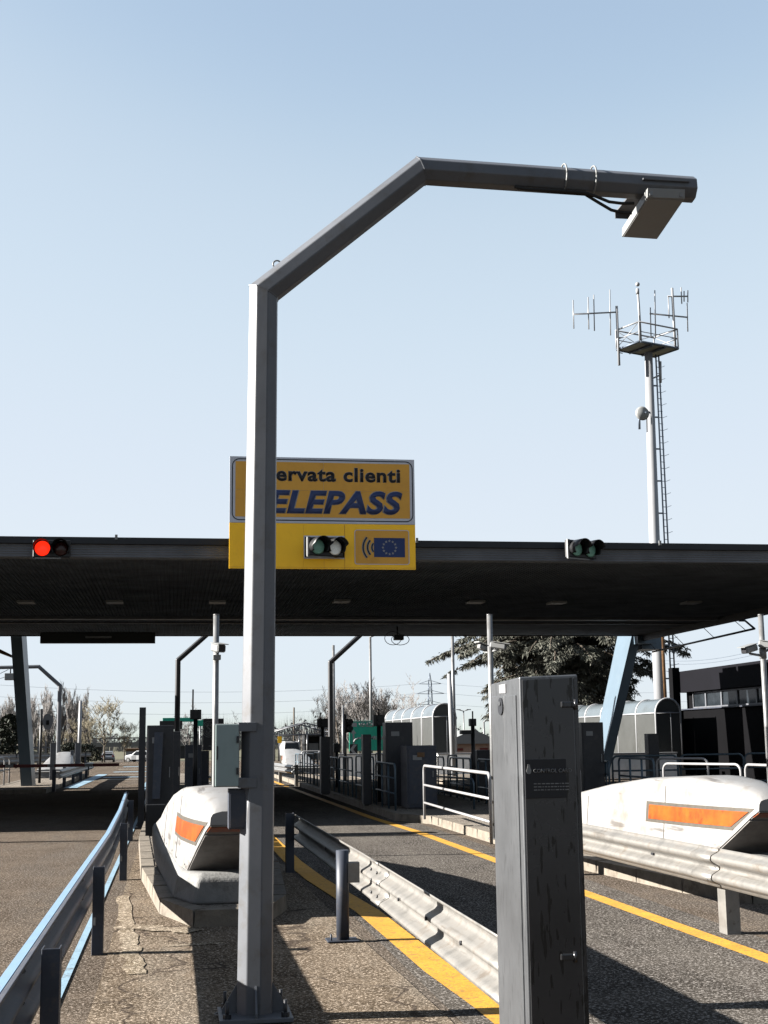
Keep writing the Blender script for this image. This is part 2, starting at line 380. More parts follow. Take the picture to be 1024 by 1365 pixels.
# ------------------------------------------------------------------ ground
def sheet(xs, ys, z, drop=True):
    b = B(); g = [[b.bm.verts.new((x, y, z + (gz(y) if drop else 0))) for x in xs] for y in ys]
    for j in range(len(ys) - 1):
        for i in range(len(xs) - 1): b.bm.faces.new((g[j][i], g[j][i + 1], g[j + 1][i + 1], g[j + 1][i]))
    return b
YS = [-60, -20, 0, 20, 40, 60, 80, 95, 105, 115, 125, 135, 145, 155, 165, 175, 185, 195, 205, 215, 230]
struct(sheet([-4000, -400, -60, 0, 60, 400, 4000], YS + [400, 1000, 6000], -.03), 'ground', M['ground'], 'dry grassy ground around the toll plaza reaching the horizon')
struct(sheet([-46, -20, 0, 20, 40], [y for y in YS if y <= 135], 0.0), 'road', M['asphalt'], 'worn brown asphalt of the toll plaza', 'road')
struct(sheet([-11, -6, -.5], [y for y in YS if y >= 125], .012), 'exit_road', M['lane'], 'grey exit road running on beyond the toll plaza', 'road')
def strip(pts, w, z, wiggle=0):
    b = B(); L_, R_ = [], []
    for i, p in enumerate(pts):
        p = V(p); q = V(pts[min(i + 1, len(pts) - 1)]) - V(pts[max(i - 1, 0)])
        n = V((q.y, -q.x, 0)).normalized() * w / 2
        L_.append(p - n); R_.append(p + n)
    for i in range(len(pts) - 1):
        b.face([(*L_[i].xy, z), (*R_[i].xy, z), (*R_[i + 1].xy, z), (*L_[i + 1].xy, z)])
    return b
struct(strip([(3.15, -3, 0), (3.15, 70, 0)], 3.0, .004), 'middle_lane', M['lane'], 'grey asphalt of the lane between the two white bumpers', 'road')
b = B(); b.face([(-.5, 3, .004), (1.55, 3, .004), (1.6, 8, .004), (1.5, 13, .004), (1.45, 18, .004), (-.47, 26, .004), (-.5, 16, .004), (-.46, 10, .004)])
struct(b, 'pavement', M['slab'], 'cracked brown pavement around the foot of the tall bent mast', 'pavement')
# painted lines
def line(pts, w, m_, label, z=.009): struct(strip(pts, w, z), 'road_marking', M[m_], label, 'road marking')
def worn(pts, w, label, z=.009, seed=1):
    rnd = random.Random(seed); P = []
    for i in range(len(pts) - 1):
        for k in range(12): P.append(V(pts[i]).lerp(V(pts[i + 1]), k / 12))
    P.append(V(pts[-1])); d = (P[-1] - P[0]).normalized(); n = V((d.y, -d.x, 0)); b = B()
    L_ = [p + n * (w / 2 * rnd.uniform(.55, 1.15)) for p in P]; R_ = [p - n * (w / 2 * rnd.uniform(.55, 1.15)) for p in P]
    for i in range(len(P) - 1): b.face([(*L_[i].xy, z), (*R_[i].xy, z), (*R_[i + 1].xy, z), (*L_[i + 1].xy, z)])
    struct(b, 'road_marking', M['worn'], label, 'road marking')
line([(4.30, 3, 0), (4.25, 9.6, 0), (4.22, 14, 0), (4.2, 23.4, 0), (4.05, 28, 0), (3.92, 48, 0), (3.9, 75, 0)], .17, 'yellow', 'long yellow line along the kerb of the right hand island')
line([(1.98, 5, 0), (1.92, 8.3, 0), (1.86, 9.6, 0), (1.83, 13, 0), (1.66, 16, 0), (1.60, 18.4, 0), (1.6, 30, 0), (1.62, 60, 0)], .23, 'yellow', 'yellow line running under the middle guard rail')
line([(-.70, 3, 0), (-.70, 60, 0)], .055, 'blue', 'thin pale blue line under the left guard rail')
line([(-.95, 44, 0), (-.95, 72, 0)], .16, 'blue', 'pale blue line at the right edge of the left lane beyond the canopy')
line([(-3.55, 50, 0), (-3.4, 70, 0)], .45, 'blue', 'wide pale blue band beside the far guard rail')
for i, y in enumerate([60, 64, 69, 75, 82, 90]):
    line([(-3.1, y, 0), (-.9, y, 0)], .8 + .12 * i, 'blue' if i % 2 else 'white_paint', ['nearest', 'second', 'third', 'fourth', 'fifth', 'farthest'][i] + ' pale bar painted across the left lane beyond the canopy')
worn([G(165, 1195), G(172, 1255), G(180, 1300)], .16, 'worn white mark along the pavement beside the left guard rail')
worn([G(160, 1236), G(262, 1243)], .30, 'worn white mark across the pavement below the left bumper', .0125)
worn([G(225, 1262), G(300, 1258)], .10, 'thin worn white streak on the pavement left of the mast')

# islands ---------------------------------------------------------
def inset(poly, d):
    n = len(poly); out = []
    for i in range(n):
        p, a, c = V(poly[i]), V(poly[i - 1]), V(poly[(i + 1) % n])
        e1, e2 = (p - a).normalized(), (c - p).normalized()
        n1, n2 = V((-e1.y, e1.x)), V((-e2.y, e2.x))
        k = n1 + n2; k = k / max(k.dot(n1), .3)
        out.append(p + k * d)
    return out
def island(poly, label):
    """counter-clockwise outline; separate kerb stones round a concrete pavement"""
    poly = [V(p) for p in poly]
    inn = inset(poly, .16)
    b = B(); b.prism([(*p, .006) for p in inset(poly, .155)], (0, 0, .132))
    o = struct(b, 'traffic_island', M['concrete'], label + ' paved with pale concrete', 'traffic island')
    k = B()
    for i in range(len(poly)):
        a, c, ai, ci = poly[i], poly[(i + 1) % len(poly)], inn[i], inn[(i + 1) % len(poly)]
        L_ = (c - a).length; n = max(1, round(L_ / 1.0)); g = .006 / L_
        for j in range(n):
            t0, t1 = j / n + g, (j + 1) / n - g
            q = [a.lerp(c, t0), a.lerp(c, t1), ai.lerp(ci, t1), ai.lerp(ci, t0)]
            cc = (q[0] + q[2]) / 2; h = .146 + random.uniform(-.003, .003)
            top = [p.lerp(cc, .05) for p in q]
            k.hexa([(*p, 0.0) for p in q] + [(*p, h) for p in top])
    struct(k, 'kerb', M['kerb'], 'kerb stones round ' + label, 'kerb')
random.seed(3)
island([(-.1, 13.29), (.2, 12.26), (.82, 12.26), (1.1, 13.3), (1.3, 16.9), (1.36, 22), (1.4, 64), (-.5, 64), (-.5, 22), (-.35, 16.7)], 'the left island under the mast')
island([(5.2, 13.7), (5.5, 12.65), (6.1, 12.65), (6.4, 13.7), (6.7, 17), (6.75, 25.3), (7.15, 27), (7.15, 64), (4.35, 64), (4.35, 27), (4.85, 25.6), (4.87, 17)], 'the right hand island behind the right guard rail')
island([(-6.0, 45), (-3.95, 45), (-3.95, 66), (-6.0, 66)], 'the far left island under the leaning column')
island([(9.4, 22.5), (12.6, 22.5), (12.6, 64), (9.4, 64)], 'the far right island with the shaded railings')

# ------------------------------------------------------------------ tall bent mast (hero)
YP = 8.4
def octa_mast(name, pts, dias, label, group=None, mt=None, base=True, rod=True):
    t = thing(name, label, 'mast', (pts[0].x, pts[0].y, 0), group)
    rings = []
    for i, p in enumerate(pts):
        d0 = (pts[i] - pts[i - 1]).normalized() if i else (pts[1] - pts[0]).normalized()
        d1 = (pts[i + 1] - pts[i]).normalized() if i < len(pts) - 1 else d0
        tt = (d0 + d1).normalized(); k = 1 / max(tt.dot(d0), .5)
        n1 = V((0, -1, 0)); n2 = n1.cross(tt).normalized()
        rr_ = dias[i] / 2 / math.cos(math.pi / 8)
        rings.append([p + (n1 * math.cos(a) + n2 * math.sin(a) * k) * rr_ for a in [math.pi / 8 + R(8) + q * math.pi / 4 for q in range(8)]])
    b = B(); b.loft(rings)
    pole = b.build('pole', mt or M['mast'], t)
    bev = pole.modifiers.new('bevel', 'BEVEL'); bev.width = .006; bev.segments = 2; bev.limit_method = 'ANGLE'; bev.angle_limit = R(20)
    if base:
        x, y = pts[0].x, pts[0].y
        bp_ = B(); bp_.box((x - .21, y - .21, .012), (x + .21, y + .21, .037), .004); bp = bp_.build('base_plate', mt or M['mast'], t)
        for a in range(8):
            q = a * math.pi / 4; dx, dy = math.cos(q), math.sin(q)
            if a % 2 == 0:
                g = B(); n = V((-dy, dx, 0)) * .006
                pr = [V((x + dx * .085, y + dy * .085, .037)), V((x + dx * .19, y + dy * .19, .037)), V((x + dx * .19, y + dy * .19, .06)), V((x + dx * .105, y + dy * .105, .2)), V((x + dx * .085, y + dy * .085, .2))]
                g.prism([v_ - n for v_ in pr], n * 2); sub(g, 'gusset', mt or M['mast'], bp)
            else:
                c = V((x + dx * .235, y + dy * .235, 0)); g = B()
                g.tube([c + V((0, 0, .03)), c + V((0, 0, .13))], .011, 8); g.tube([c + V((0, 0, .037)), c + V((0, 0, .062))], .024, 6, smooth=False)
                sub(g, 'anchor_bolt', M['dark'], bp)
    return t
P0 = G(339.5, 1358); YP = P0.y
P0.z = .03
K1, K2, E1 = PY(351.5, 391, YP), PY(561, 228, YP), PY(924, 253, YP)
hero = octa_mast('bent_mast', [P0, K1, K2, E1], [.203, .176, .170, .166], 'tall grey eight sided mast with its arm bent over the lane in the foreground')
b = B(); c = PY(369.5, 352.5, YP); dir_ = (K2 - K1).normalized()
b.tube([c + V((math.cos(a) * .026, 0, math.sin(a) * .026)) for a in [k * math.pi / 8 for k in range(17)]], .0055, 6)
b.build('lifting_ring', M['galv'], hero)
for P_, A_d, B_d, d_ in ((K1, K1 - P0, K2 - K1, .176), (K2, K2 - K1, E1 - K2, .170)):
    tt = (A_d.normalized() + B_d.normalized()).normalized(); kk = 1 / tt.dot(A_d.normalized()); n2 = V((0, -1, 0)).cross(tt).normalized(); rq = d_ / 2 / math.cos(math.pi / 8)
    ang = [math.pi / 8 + R(8) + q * math.pi / 4 for q in range(9)]
    b = B(); b.tube([P_ + (V((0, -1, 0)) * math.cos(a) + n2 * math.sin(a) * kk) * rq for a in ang], .0045, 5, smooth=False); b.build('weld_bead', M['mast'], hero)
d2 = (E1 - K2).normalized(); nn = V((-d2.z, 0, d2.x))
for px in (750, 789):
    c = PY(px, 239 + (px - 750) * .07, YP); b = B()
    b.tube([c + V((0, -.01, 0)) + (V((0, -1, 0)) * math.cos(a) + nn * math.sin(a)) * .097 for a in [k * math.pi / 10 for k in range(21)]], .006, 5)
    b.build('cable_tie', M['pale'], hero)
b = B()
YC = YP - .06
b.tube([PY(x, y, YC) for x, y in ((686, 249), (700, 252), (740, 254), (780, 257), (795, 262), (812, 269), (828, 271), (845, 271))], .011, 8)
b.tube([PY(x, y, YC + .02) for x, y in ((690, 251), (740, 256), (780, 259), (798, 270), (815, 280), (832, 284), (842, 284))], .011, 8)
b.build('cable', M['rubber'], hero)
octa_mast('bent_mast', [V((-5.3, 23.6, .03)), V((-5.3, 23.6, 4.3)), V((-4.6, 23.6, 4.95)), V((-4.0, 23.6, 4.93))], [.203, .176, .17, .166], 'grey bent mast on the next island, left of the picture', 'bent masts')
# plate and reader box: both run away from the camera along the lane
p1, p2 = PY(859, 235, YP - .12), PY(921, 239, YP - .12)
zt = p1.z
b = B(); b.box((p1.x, YP - .12, zt - .16), (p2.x, YP + .47, zt - .152)); 
b = B(); b.box((p1.x, YP - .10, zt - .012), (p2.x, YP + .50, zt), .002)
b.box((p1.x, YP + .49, zt - .05), (p2.x, YP + .50, zt))
b.build('mounting_plate', M['mast'], hero)
q = [PY(863, 263, YP - .16), PY(913, 265, YP - .16), PY(876, 319, YP + .38), PY(829, 316, YP + .38)]
up = V((0, -.012, .062))
an = thing('reader_unit', 'shallow pale grey reader box hung from the arm of the bent mast', 'reader unit', (q[0].x, q[0].y, q[0].z))
b = B(); cen = sum(q, V()) / 4
ins = [v_.lerp(cen, .05) for v_ in q]
b.hexa(q + [v_ + up for v_ in q]); b.hexa([v_ - up * .08 for v_ in ins] + [v_ + up * .02 for v_ in ins])
o = b.build('casing', M['pale'], an); bm_ = o.modifiers.new('bevel', 'BEVEL'); bm_.width = .004; bm_.segments = 2
for t_ in (.2, .75):
    b = B(); c = q[0].lerp(q[3], t_).lerp(q[1].lerp(q[2], t_), .5)
    b.box(c + V((-.04, -.02, .06)), c + V((.04, .02, zt - c.z - .013)), .003); b.build('hanger', M['mast'], an)
for t_ in (.1, .9):
    b = B(); c = q[0].lerp(q[1], t_); b.box(c + V((-.012, -.008, .01)), c + V((.012, .004, .05)), .002); b.build('latch', M['galv'], an)
# cabinet on the mast
ca = PY(285, 965, YP - .1); cb = PY(319, 1049, YP - .1)
cab = thing('control_cabinet', 'grey green control cabinet strapped to the left side of the bent mast', 'cabinet', (ca.x, ca.y, cb.z))
b = B(); b.box((ca.x, YP - .09, cb.z), (cb.x, YP + .14, ca.z), .006); o = b.build('casing', M['pale'], cab)
b = B(); b.box((ca.x + .012, YP - .105, cb.z + .004), (cb.x - .004, YP - .088, ca.z - .004), .004); door = b.build('door', M['teal'], cab)
for zz in (.25, .75):
    b = B(); b.box((cb.x - .018, YP - .115, cb.z + (ca.z - cb.z) * zz - .02), (cb.x - .004, YP - .105, cb.z + (ca.z - cb.z) * zz + .02), .002); sub(b, 'hinge', M['dark'], door)
b = B(); b.box((ca.x + .016, YP - .112, cb.z + .16), (ca.x + .026, YP - .104, cb.z + .24), .002); sub(b, 'handle', M['dark'], door)
for ya, yb in ((963, 975), (1037, 1050)):
    a_, b_ = PY(318, ya, YP - .1), PY(342, yb, YP - .1)
    b = B(); b.box((a_.x, YP - .105, b_.z), (b_.x, YP + .02, a_.z), .003); b.build('bracket', M['mast'], cab)
a_, b_ = PY(305, 1052, YP - .05), PY(331, 1105, YP - .05)
lb = thing('junction_box', 'small dark grey junction box below the grey green cabinet', 'junction box', (a_.x, YP, b_.z))
b = B(); b.box((a_.x, YP - .06, b_.z), (b_.x, YP + .1, a_.z), .004); b.build('casing', M['post'], lb)
b = B(); b.box((a_.x + .008, YP - .066, b_.z + .01), (b_.x - .008, YP - .06, a_.z - .03), .002); b.build('cover', M['post'], lb)
a_ = PY(331.5, 1052, YP - .08); b_ = PY(331.5, 1105, YP - .08)
b = B(); b.tube([a_, b_], .008, 6); b.build('conduit', M['galv'], lb)
b = B(); b.tube([G(x, y, .02) for x, y in ((312, 1347), (298, 1345), (286, 1352), (300, 1356), (306, 1364))], .004, 5)
tag(b.build('wire', M['galv']), 'loose pale wire curled on the ground at the foot of the bent mast', 'wire')

# ------------------------------------------------------------------ bumpers
def bumper(cx, y0, label, wear=1, rot=False):
    t = thing('crash_bumper', label, 'crash bumper', (cx, y0, .13), 'white crash bumpers on the island ends')
    ST = [(0, .86, .965, .205), (.1, .80, 1.03, .235), (.35, .63, 1.085, .29), (.72, .41, 1.125, .35), (1.4, .41, 1.155, .43), (2.6, .41, 1.11, .49), (3.7, .41, 1.01, .56), (5.1, .41, .84, .62), (6.4, .41, .63, .67), (7.6, .41, .47, .72)]
    def w_at(dy, z):
        for i in range(len(ST) - 1):
            a, c = ST[i], ST[i + 1]
            if a[0] <= dy <= c[0]:
                k = (dy - a[0]) / (c[0] - a[0]); w = a[3] + (c[3] - a[3]) * k; zt_ = a[2] + (c[2] - a[2]) * k; break
        else: w, zt_ = ST[-1][3], ST[-1][2]
        return w - .07 * max(0, (z - .41)) / .7
    rings = []
    for dy, zb, zt_, w in ST:
        h = zt_ - zb; r = min(.075, h * .4)
        wt_ = w_at(dy, zt_); wb = w_at(dy, zb)
        half = [(wb, zb), (w_at(dy, zt_ - r), zt_ - r), (wt_ - r * .3, zt_ - r * .3), (wt_ - r, zt_), (wt_ * .35, zt_ + .012)]
        rings.append([(cx - x, y0 + dy, z) for x, z in half] + [(cx + x, y0 + dy, z) for x, z in half[::-1]])
    b = B(); b.loft(rings, True, True)
    for f in b.bm.faces:
        if len(f.verts) > 4 or abs(f.normal.z) > .95: f.smooth = False
    sh = b.build('shell', M['fibre'], t)
    sh.modifiers.new('es', 'EDGE_SPLIT').split_angle = R(38)
    # undercut front: shade-toned panels, lower smooth panel and upper amber band
    def und(k): # k 0..1 down the undercut
        pts = [(0, .86), (.1, .80), (.35, .63), (.72, .41)]
        seg = k * 3; i = min(int(seg), 2); f = seg - i
        a, c = pts[i], pts[i + 1]; return a[0] + (c[0] - a[0]) * f, a[1] + (c[1] - a[1]) * f
    def band(k0, k1, m_, name, off, parent):
        b = B(); pr = []
        for k in [k0 + (k1 - k0) * i / 4 for i in range(5)]:
            dy, z = und(k); w = w_at(dy, z) - .012
            pr.append([(cx - w, y0 + dy - off, z - off), (cx + w, y0 + dy - off, z - off), (cx + w, y0 + dy + .01, z + .01), (cx - w, y0 + dy + .01, z + .01)])
        b.loft(pr); return b.build(name, m_, parent)
    band(.40, .985, M['fibre_under'], 'lower_panel', .010, t)
    band(.03, .37, M['fibre_under'], 'front_frame', .006, t)
    am = band(.09, .32, M['amber'], 'front_reflector', .010, t)
    # side windows
    for s in (-1, 1):
        def sw(outer, off, name, m_, par):
            n = 8; b = B(); z0, z1 = (.655, .88) if outer else (.69, .845)
            ya0, ya1 = (.40, .06) if outer else (.42, .14)   # raked front end (bottom, top)
            ye = 2.42 if outer else 2.33
            rg = []
            for i in range(n + 1):
                k = i / n
                yb_, yt_ = ya0 + (ye - ya0) * k, ya1 + (ye - ya1) * k
                dz = -.02 * k
                pb = V((cx + s * (w_at(yb_, z0) + off), y0 + yb_, z0 + dz)); pt = V((cx + s * (w_at(yt_, z1) + off), y0 + yt_, z1 + dz))
                rg.append([pb, pt, pt - V((s * .03, 0, 0)), pb - V((s * .03, 0, 0))])
            b.loft(rg); return b.build(name, m_, par)
        fr = sw(True, .006, 'window_frame', M['frame'], t)
        sw(False, .012, 'amber_window', M['amber'], fr)
    for dy in (1.9, 4.3):     # moulded joints of the shell, and bolts along its lower edge
        k = next(i for i in range(len(ST) - 1) if ST[i][0] <= dy <= ST[i + 1][0]); f = (dy - ST[k][0]) / (ST[k + 1][0] - ST[k][0]); zt3_ = ST[k][2] + (ST[k + 1][2] - ST[k][2]) * f
        for sg_ in (-1, 1):
            b = B(); b.loft([[(cx + sg_ * (w_at(dy, z) + o_), y0 + dy + y_, z) for o_, y_ in ((.004, -.006), (.004, .006), (-.01, .006), (-.01, -.006))] for z in (.43, .6, zt3_ - .09)]); b.build('joint', M['frame'], t)
    for dy in (.9, 1.7, 2.6, 3.6, 4.8):
        for sg_ in (-1, 1): b = B(); b.ball((cx + sg_ * (w_at(dy, .45) + .001), y0 + dy, .45), .013, (.5, 1, 1), 1); b.build('bolt', M['dark'], t)
    # cast concrete foot
    bot = [(-.30, .42), (.30, .42), (.48, 1.0), (.70, 5.0), (.78, 8.6), (-.78, 8.6), (-.70, 5.0), (-.48, 1.0)]
    top = [(-.22, .47), (.22, .47), (.39, .85), (.63, 5.0), (.74, 8.5), (-.74, 8.5), (-.63, 5.0), (-.39, .85)]
    def grow(p, d): return (p[0] * (1 + d), p[1] - d * .5)
    b = B(); mid = [((p[0] * .35 + q_[0] * .65) * 1.03, p[1] * .35 + q_[1] * .65 - .02) for p, q_ in zip(bot, top)]
    b.loft([[(cx + p[0], y0 + p[1] - .1, .139) for p in bot], [(cx + p[0], y0 + p[1] - .08, .36) for p in mid], [(cx + p[0], y0 + p[1] - .04, .409) for p in top]])
    o = b.build('concrete_foot', M['cast'], t)
    bv = o.modifiers.new('bevel', 'BEVEL'); bv.width = .03; bv.segments = 3
    return t
bmp = bumper(.5, 12.4, 'white bumper with an amber window directly behind the bent mast')
dup(bmp, (5.82, 12.75, .13), 'white bumper with a long amber window behind the right guard rail')
for x, lab in ((-4.95, 'distant white bumper beyond the leaning left column'), (5.6, 'distant white bumper with a white railing beyond the canopy')):
    dup(bmp, (x, 67.3, .13), lab, math.pi)

# ------------------------------------------------------------------ stainless pillar
Y0 = 5.3
A_, B_ = PY(692, 902.5, Y0), PY(769.5, 899, Y0 - .02)
C_ = PY(646.5, 912, Y0 * 1.105)
pil = thing('steel_pillar', 'stainless steel cabinet pillar standing close to the camera', 'pillar', ((A_.x + B_.x) / 2, Y0 + .2, 0))
fl, frt, bl = V((A_.x, Y0, 0)), V((B_.x, Y0 - .02, 0)), V((A_.x + .015, Y0 * 1.105, 0))
br = frt + (bl - fl)
zt1, zt2, zt3 = A_.z, B_.z, C_.z
b = B(); b.hexa([fl, frt, br, bl, V((fl.x, fl.y, zt1)), V((frt.x, frt.y, zt2)), V((br.x, br.y, zt2)), V((bl.x, bl.y, zt3))])
body = b.build('body', M['steel'], pil); bv = body.modifiers.new('bevel', 'BEVEL'); bv.width = .006; bv.segments = 3
fy = lambda x: Y0 - .02 * (x - fl.x) / (frt.x - fl.x)
W = frt.x - fl.x
b = B(); xa, xb = fl.x + .010, fl.x + W * .905
b.hexa([(xa, fy(xa) - .006, .04), (xb, fy(xb) - .006, .04), (xb, fy(xb) + .002, .04), (xa, fy(xa) + .002, .04), (xa, fy(xa) - .006, zt1 - .012), (xb, fy(xb) - .006, zt2 - .012), (xb, fy(xb) + .002, zt2 - .012), (xa, fy(xa) + .002, zt1 - .012)])
dr = b.build('front_door', M['steel_face'], pil); bv = dr.modifiers.new('bevel', 'BEVEL'); bv.width = .002; bv.segments = 2
b = B(); xs_, xe_ = fl.x + W * .93, fl.x + W * .992
b.hexa([(xs_, fy(xs_) - .005, .04), (xe_, fy(xe_) - .005, .04), (xe_, fy(xe_) + .002, .04), (xs_, fy(xs_) + .002, .04), (xs_, fy(xs_) - .005, zt2 - .012), (xe_, fy(xe_) - .005, zt2 - .012), (xe_, fy(xe_) + .002, zt2 - .012), (xs_, fy(xs_) + .002, zt2 - .012)])
b.build('corner_strip', M['steel_face'], pil)
for py_ in (939, 1276):
    a_ = PY(748, py_ - 4, Y0 - .03); c_ = PY(769, py_ + 4, Y0 - .03)
    b = B(); b.box((a_.x, fy(a_.x) - .018, c_.z), (c_.x, fy(a_.x) - .004, a_.z), .005); b.tube([(c_.x - .004, fy(a_.x) - .014, c_.z - .008), (c_.x - .004, fy(a_.x) - .014, a_.z + .008)], .008, 8)
    sub(b, 'hinge', M['steel_face'], dr)
a_, c_ = PY(697.5, 1012, Y0), PY(762, 1063, Y0)
b = B(); b.box((a_.x, Y0 - .021, c_.z), (c_.x, Y0 - .012, a_.z), .002); pl = b.build('name_plate', M['ink'], pil)
text('CONTROL CARD', a_.x + .034, c_.x - .003, a_.z - .053, Y0 - .026, M['galv'], pl, bold=.01, height=.015)
c = V((a_.x + .016, Y0 - .024, a_.z - .046)); b = B()
b.prism([c + V((math.cos(a) * .010, 0, math.sin(a) * .012 + (.014 if 60 < math.degrees(a) < 120 else 0))) for a in [k * math.pi / 8 for k in range(16)]], (0, .004, 0)); sub(b, 'logo', M['galv'], pl)
b = B(); random.seed(5)
for r_ in range(3):
    x = a_.x + .035
    while x < c_.x - .02:
        w = random.uniform(.004, .016); b.box((x, Y0 - .0225, a_.z - .098 - r_ * .012), (x + w, Y0 - .0205, a_.z - .094 - r_ * .012)); x += w + .004
sub(b, 'small_print', M['galv'], pl)
# left side: recessed door, key escutcheon, label
def sp(u, z, off=0): # point on the left side plane
    p = fl.lerp(bl, u); return V((p.x - off, p.y, z))
b = B(); b.hexa([sp(.10, .04, .006), sp(.94, .04, .006), sp(.94, .04, -.002), sp(.10, .04, -.002), sp(.10, zt1 - .07, .006), sp(.94, zt3 - .055, .006), sp(.94, zt3 - .055, -.002), sp(.10, zt1 - .07, -.002)])
sdoor = b.build('side_door', M['steel'], pil); bv = sdoor.modifiers.new('bevel', 'BEVEL'); bv.width = .003; bv.segments = 2
zc = PY(664.5, 943, Y0 * 1.06).z
b = B(); b.prism([sp(.58 + .085 * math.cos(a), zc + .032 * math.sin(a) * (1.25 if math.sin(a) > 0 else 1), .012) for a in [k * math.pi / 10 for k in range(20)]], (.008, 0, 0)); lk = sub(b, 'lock', M['dark'], sdoor)
b = B(); b.prism([sp(.58 + .035 * math.cos(a), zc + .016 + .01 * math.sin(a), .016) for a in [k * math.pi / 6 for k in range(12)]], (.006, 0, 0)); sub(b, 'lock_cylinder', M['steel'], sdoor)
b = B(); b.hexa([sp(.44, zt1 - .055, .004), sp(.66, zt1 - .052, .004), sp(.66, zt1 - .052, -.001), sp(.44, zt1 - .055, -.001), sp(.44, zt1 - .018, .004), sp(.66, zt1 - .017, .004), sp(.66, zt1 - .017, -.001), sp(.44, zt1 - .018, -.001)])
b.build('sticker', M['bright_white'], pil)

# ------------------------------------------------------------------ guard rails
PROF = [(0, 0), (.004, .018), (.03, .034), (.068, .052), (.08, .066), (.08, .092), (.066, .108), (.03, .128), (.008, .142), (.004, .155), (.008, .168), (.03, .182), (.066, .202), (.08, .218), (.08, .244), (.068, .258), (.03, .276), (.004, .292), (0, .31)]
def wbeam(pts, z, side, thick=.005, step=.8):
    """pts: plan points of the back plane; side +1 bulges to +X"""
    b = B(); fine = []
    for i in range(len(pts) - 1):
        a, c = V(pts[i]), V(pts[i + 1]); n = max(1, int((c - a).length / step))
        fine += [a.lerp(c, j / n) for j in range(n)]
    fine.append(V(pts[-1])); rings = []
    for i, p in enumerate(fine):
        d = (fine[min(i + 1, len(fine) - 1)] - fine[max(i - 1, 0)]).normalized()
        n = V((d.y, -d.x)) * side
        if n.x * side < 0: n = -n
        f_ = [(*(p + n * (u + thick)), z + v) for u, v in PROF]
        k_ = [(*(p + n * u), z + v) for u, v in PROF]
        rings.append(f_ + k_[::-1])
    b.loft(rings, True, True)
    for f in b.bm.faces:
        if len(f.verts) > 4: f.smooth = False
    return b
def cpost(x, y, h, w=.10, d=.12, flip=1):
    b = B(); t = .007; z0 = .0
    b.box((x - w / 2, y - d / 2, z0), (x + w / 2, y - d / 2 + t, h), .002, seg=1)
    b.box((x - w / 2, y - d / 2 + t, z0), (x - w / 2 + t, y + d / 2, h), .002, seg=1)
    b.box((x + w / 2 - t, y - d / 2 + t, z0), (x + w / 2, y + d / 2, h), .002, seg=1)
    return b
gl = thing('guard_rail', 'long blue grey guard rail along the left edge of the pavement', 'guard rail', (-.55, 4, 0), 'steel guard rails')
bm1 = wbeam([(-.62, 4.35), (-.62, 15), (-.68, 20), (-.82, 27)], .335, -1); beam = bm1.build('beam', M['post'], gl)
b = B()
for z_, w_ in ((.646, .042),):
    q_ = [(-.69, 4.35), (-.69, 15), (-.75, 20), (-.89, 27)]
    b.loft([[(x, y, z_), (x + w_, y, z_), (x + w_, y, z_ - .008), (x, y, z_ - .008)] for x, y in q_])
b.build('flange', M['light_blue'], gl)
for y, x, h in ((6.75, -.545, .655), (10.95, -.545, .655), (16.6, -.55, .655), (23.0, -.66, .655)):
    cpost(x, y, h, .085).build('post', M['post'], gl)
    b = B()
    for zz in (.42, .56): b.tube([(x - .12, y - .068, zz), (x - .12, y - .058, zz)], .012, 6)
    b.box((x - .03, y - .0665, .22), (x - .012, y - .0615, .28), .004)
    b.build('bolt', M['galv'], gl)
b = B(); b.tube([(-.56, 4.42, 0), (-.56, 4.42, .665)], .055, 16)
b.tube([(-.56, 4.42, .665), (-.56, 4.42, .669)], .048, 16); b.build('round_post', M['post'], gl)

gm = thing('guard_rail', 'weathered guard rail in the middle running behind the steel pillar', 'guard rail', (1.5, 6, 0), 'steel guard rails')
pts_m = [(1.50, 5.95), (1.52, 11), (1.50, 17.3)]
wbeam(pts_m, .385, 1).build('beam', M['galv_worn'], gm)
wbeam([(1.509, 10.15), (1.509, 10.55)], .385, 1, .008, .2).build('splice_plate', M['galv_worn'], gm)
b = B()
for y in (10.2, 10.5):
    for zz in (.45, .54, .62): b.ball((1.51, y, zz), .014, (.6, 1, 1), 1)
for y in (7.2, 8.2, 9.2, 12, 13.6): b.tube([(1.500, y, .54), (1.512, y, .54)], .013, 6)
b.build('bolt', M['dark'], gm)
b = B(); b.tube([(1.37, 11.15, .012), (1.37, 11.15, .715)], .052, 18); b.build('round_post', M['post'], gm)
b = B(); b.box((1.24, 11.05, .008), (1.49, 11.27, .02), .002); b.tube([(1.27, 11.1, .012), (1.27, 11.1, .07)], .008, 6); b.build('base_plate', M['post'], gm)
b = B(); b.box((1.41, 11.11, .46), (1.505, 11.19, .62), .004); b.build('spacer_block', M['galv'], gm)
cpost(1.44, 17.0, .71, .10, .14).build('post', M['post'], gm)

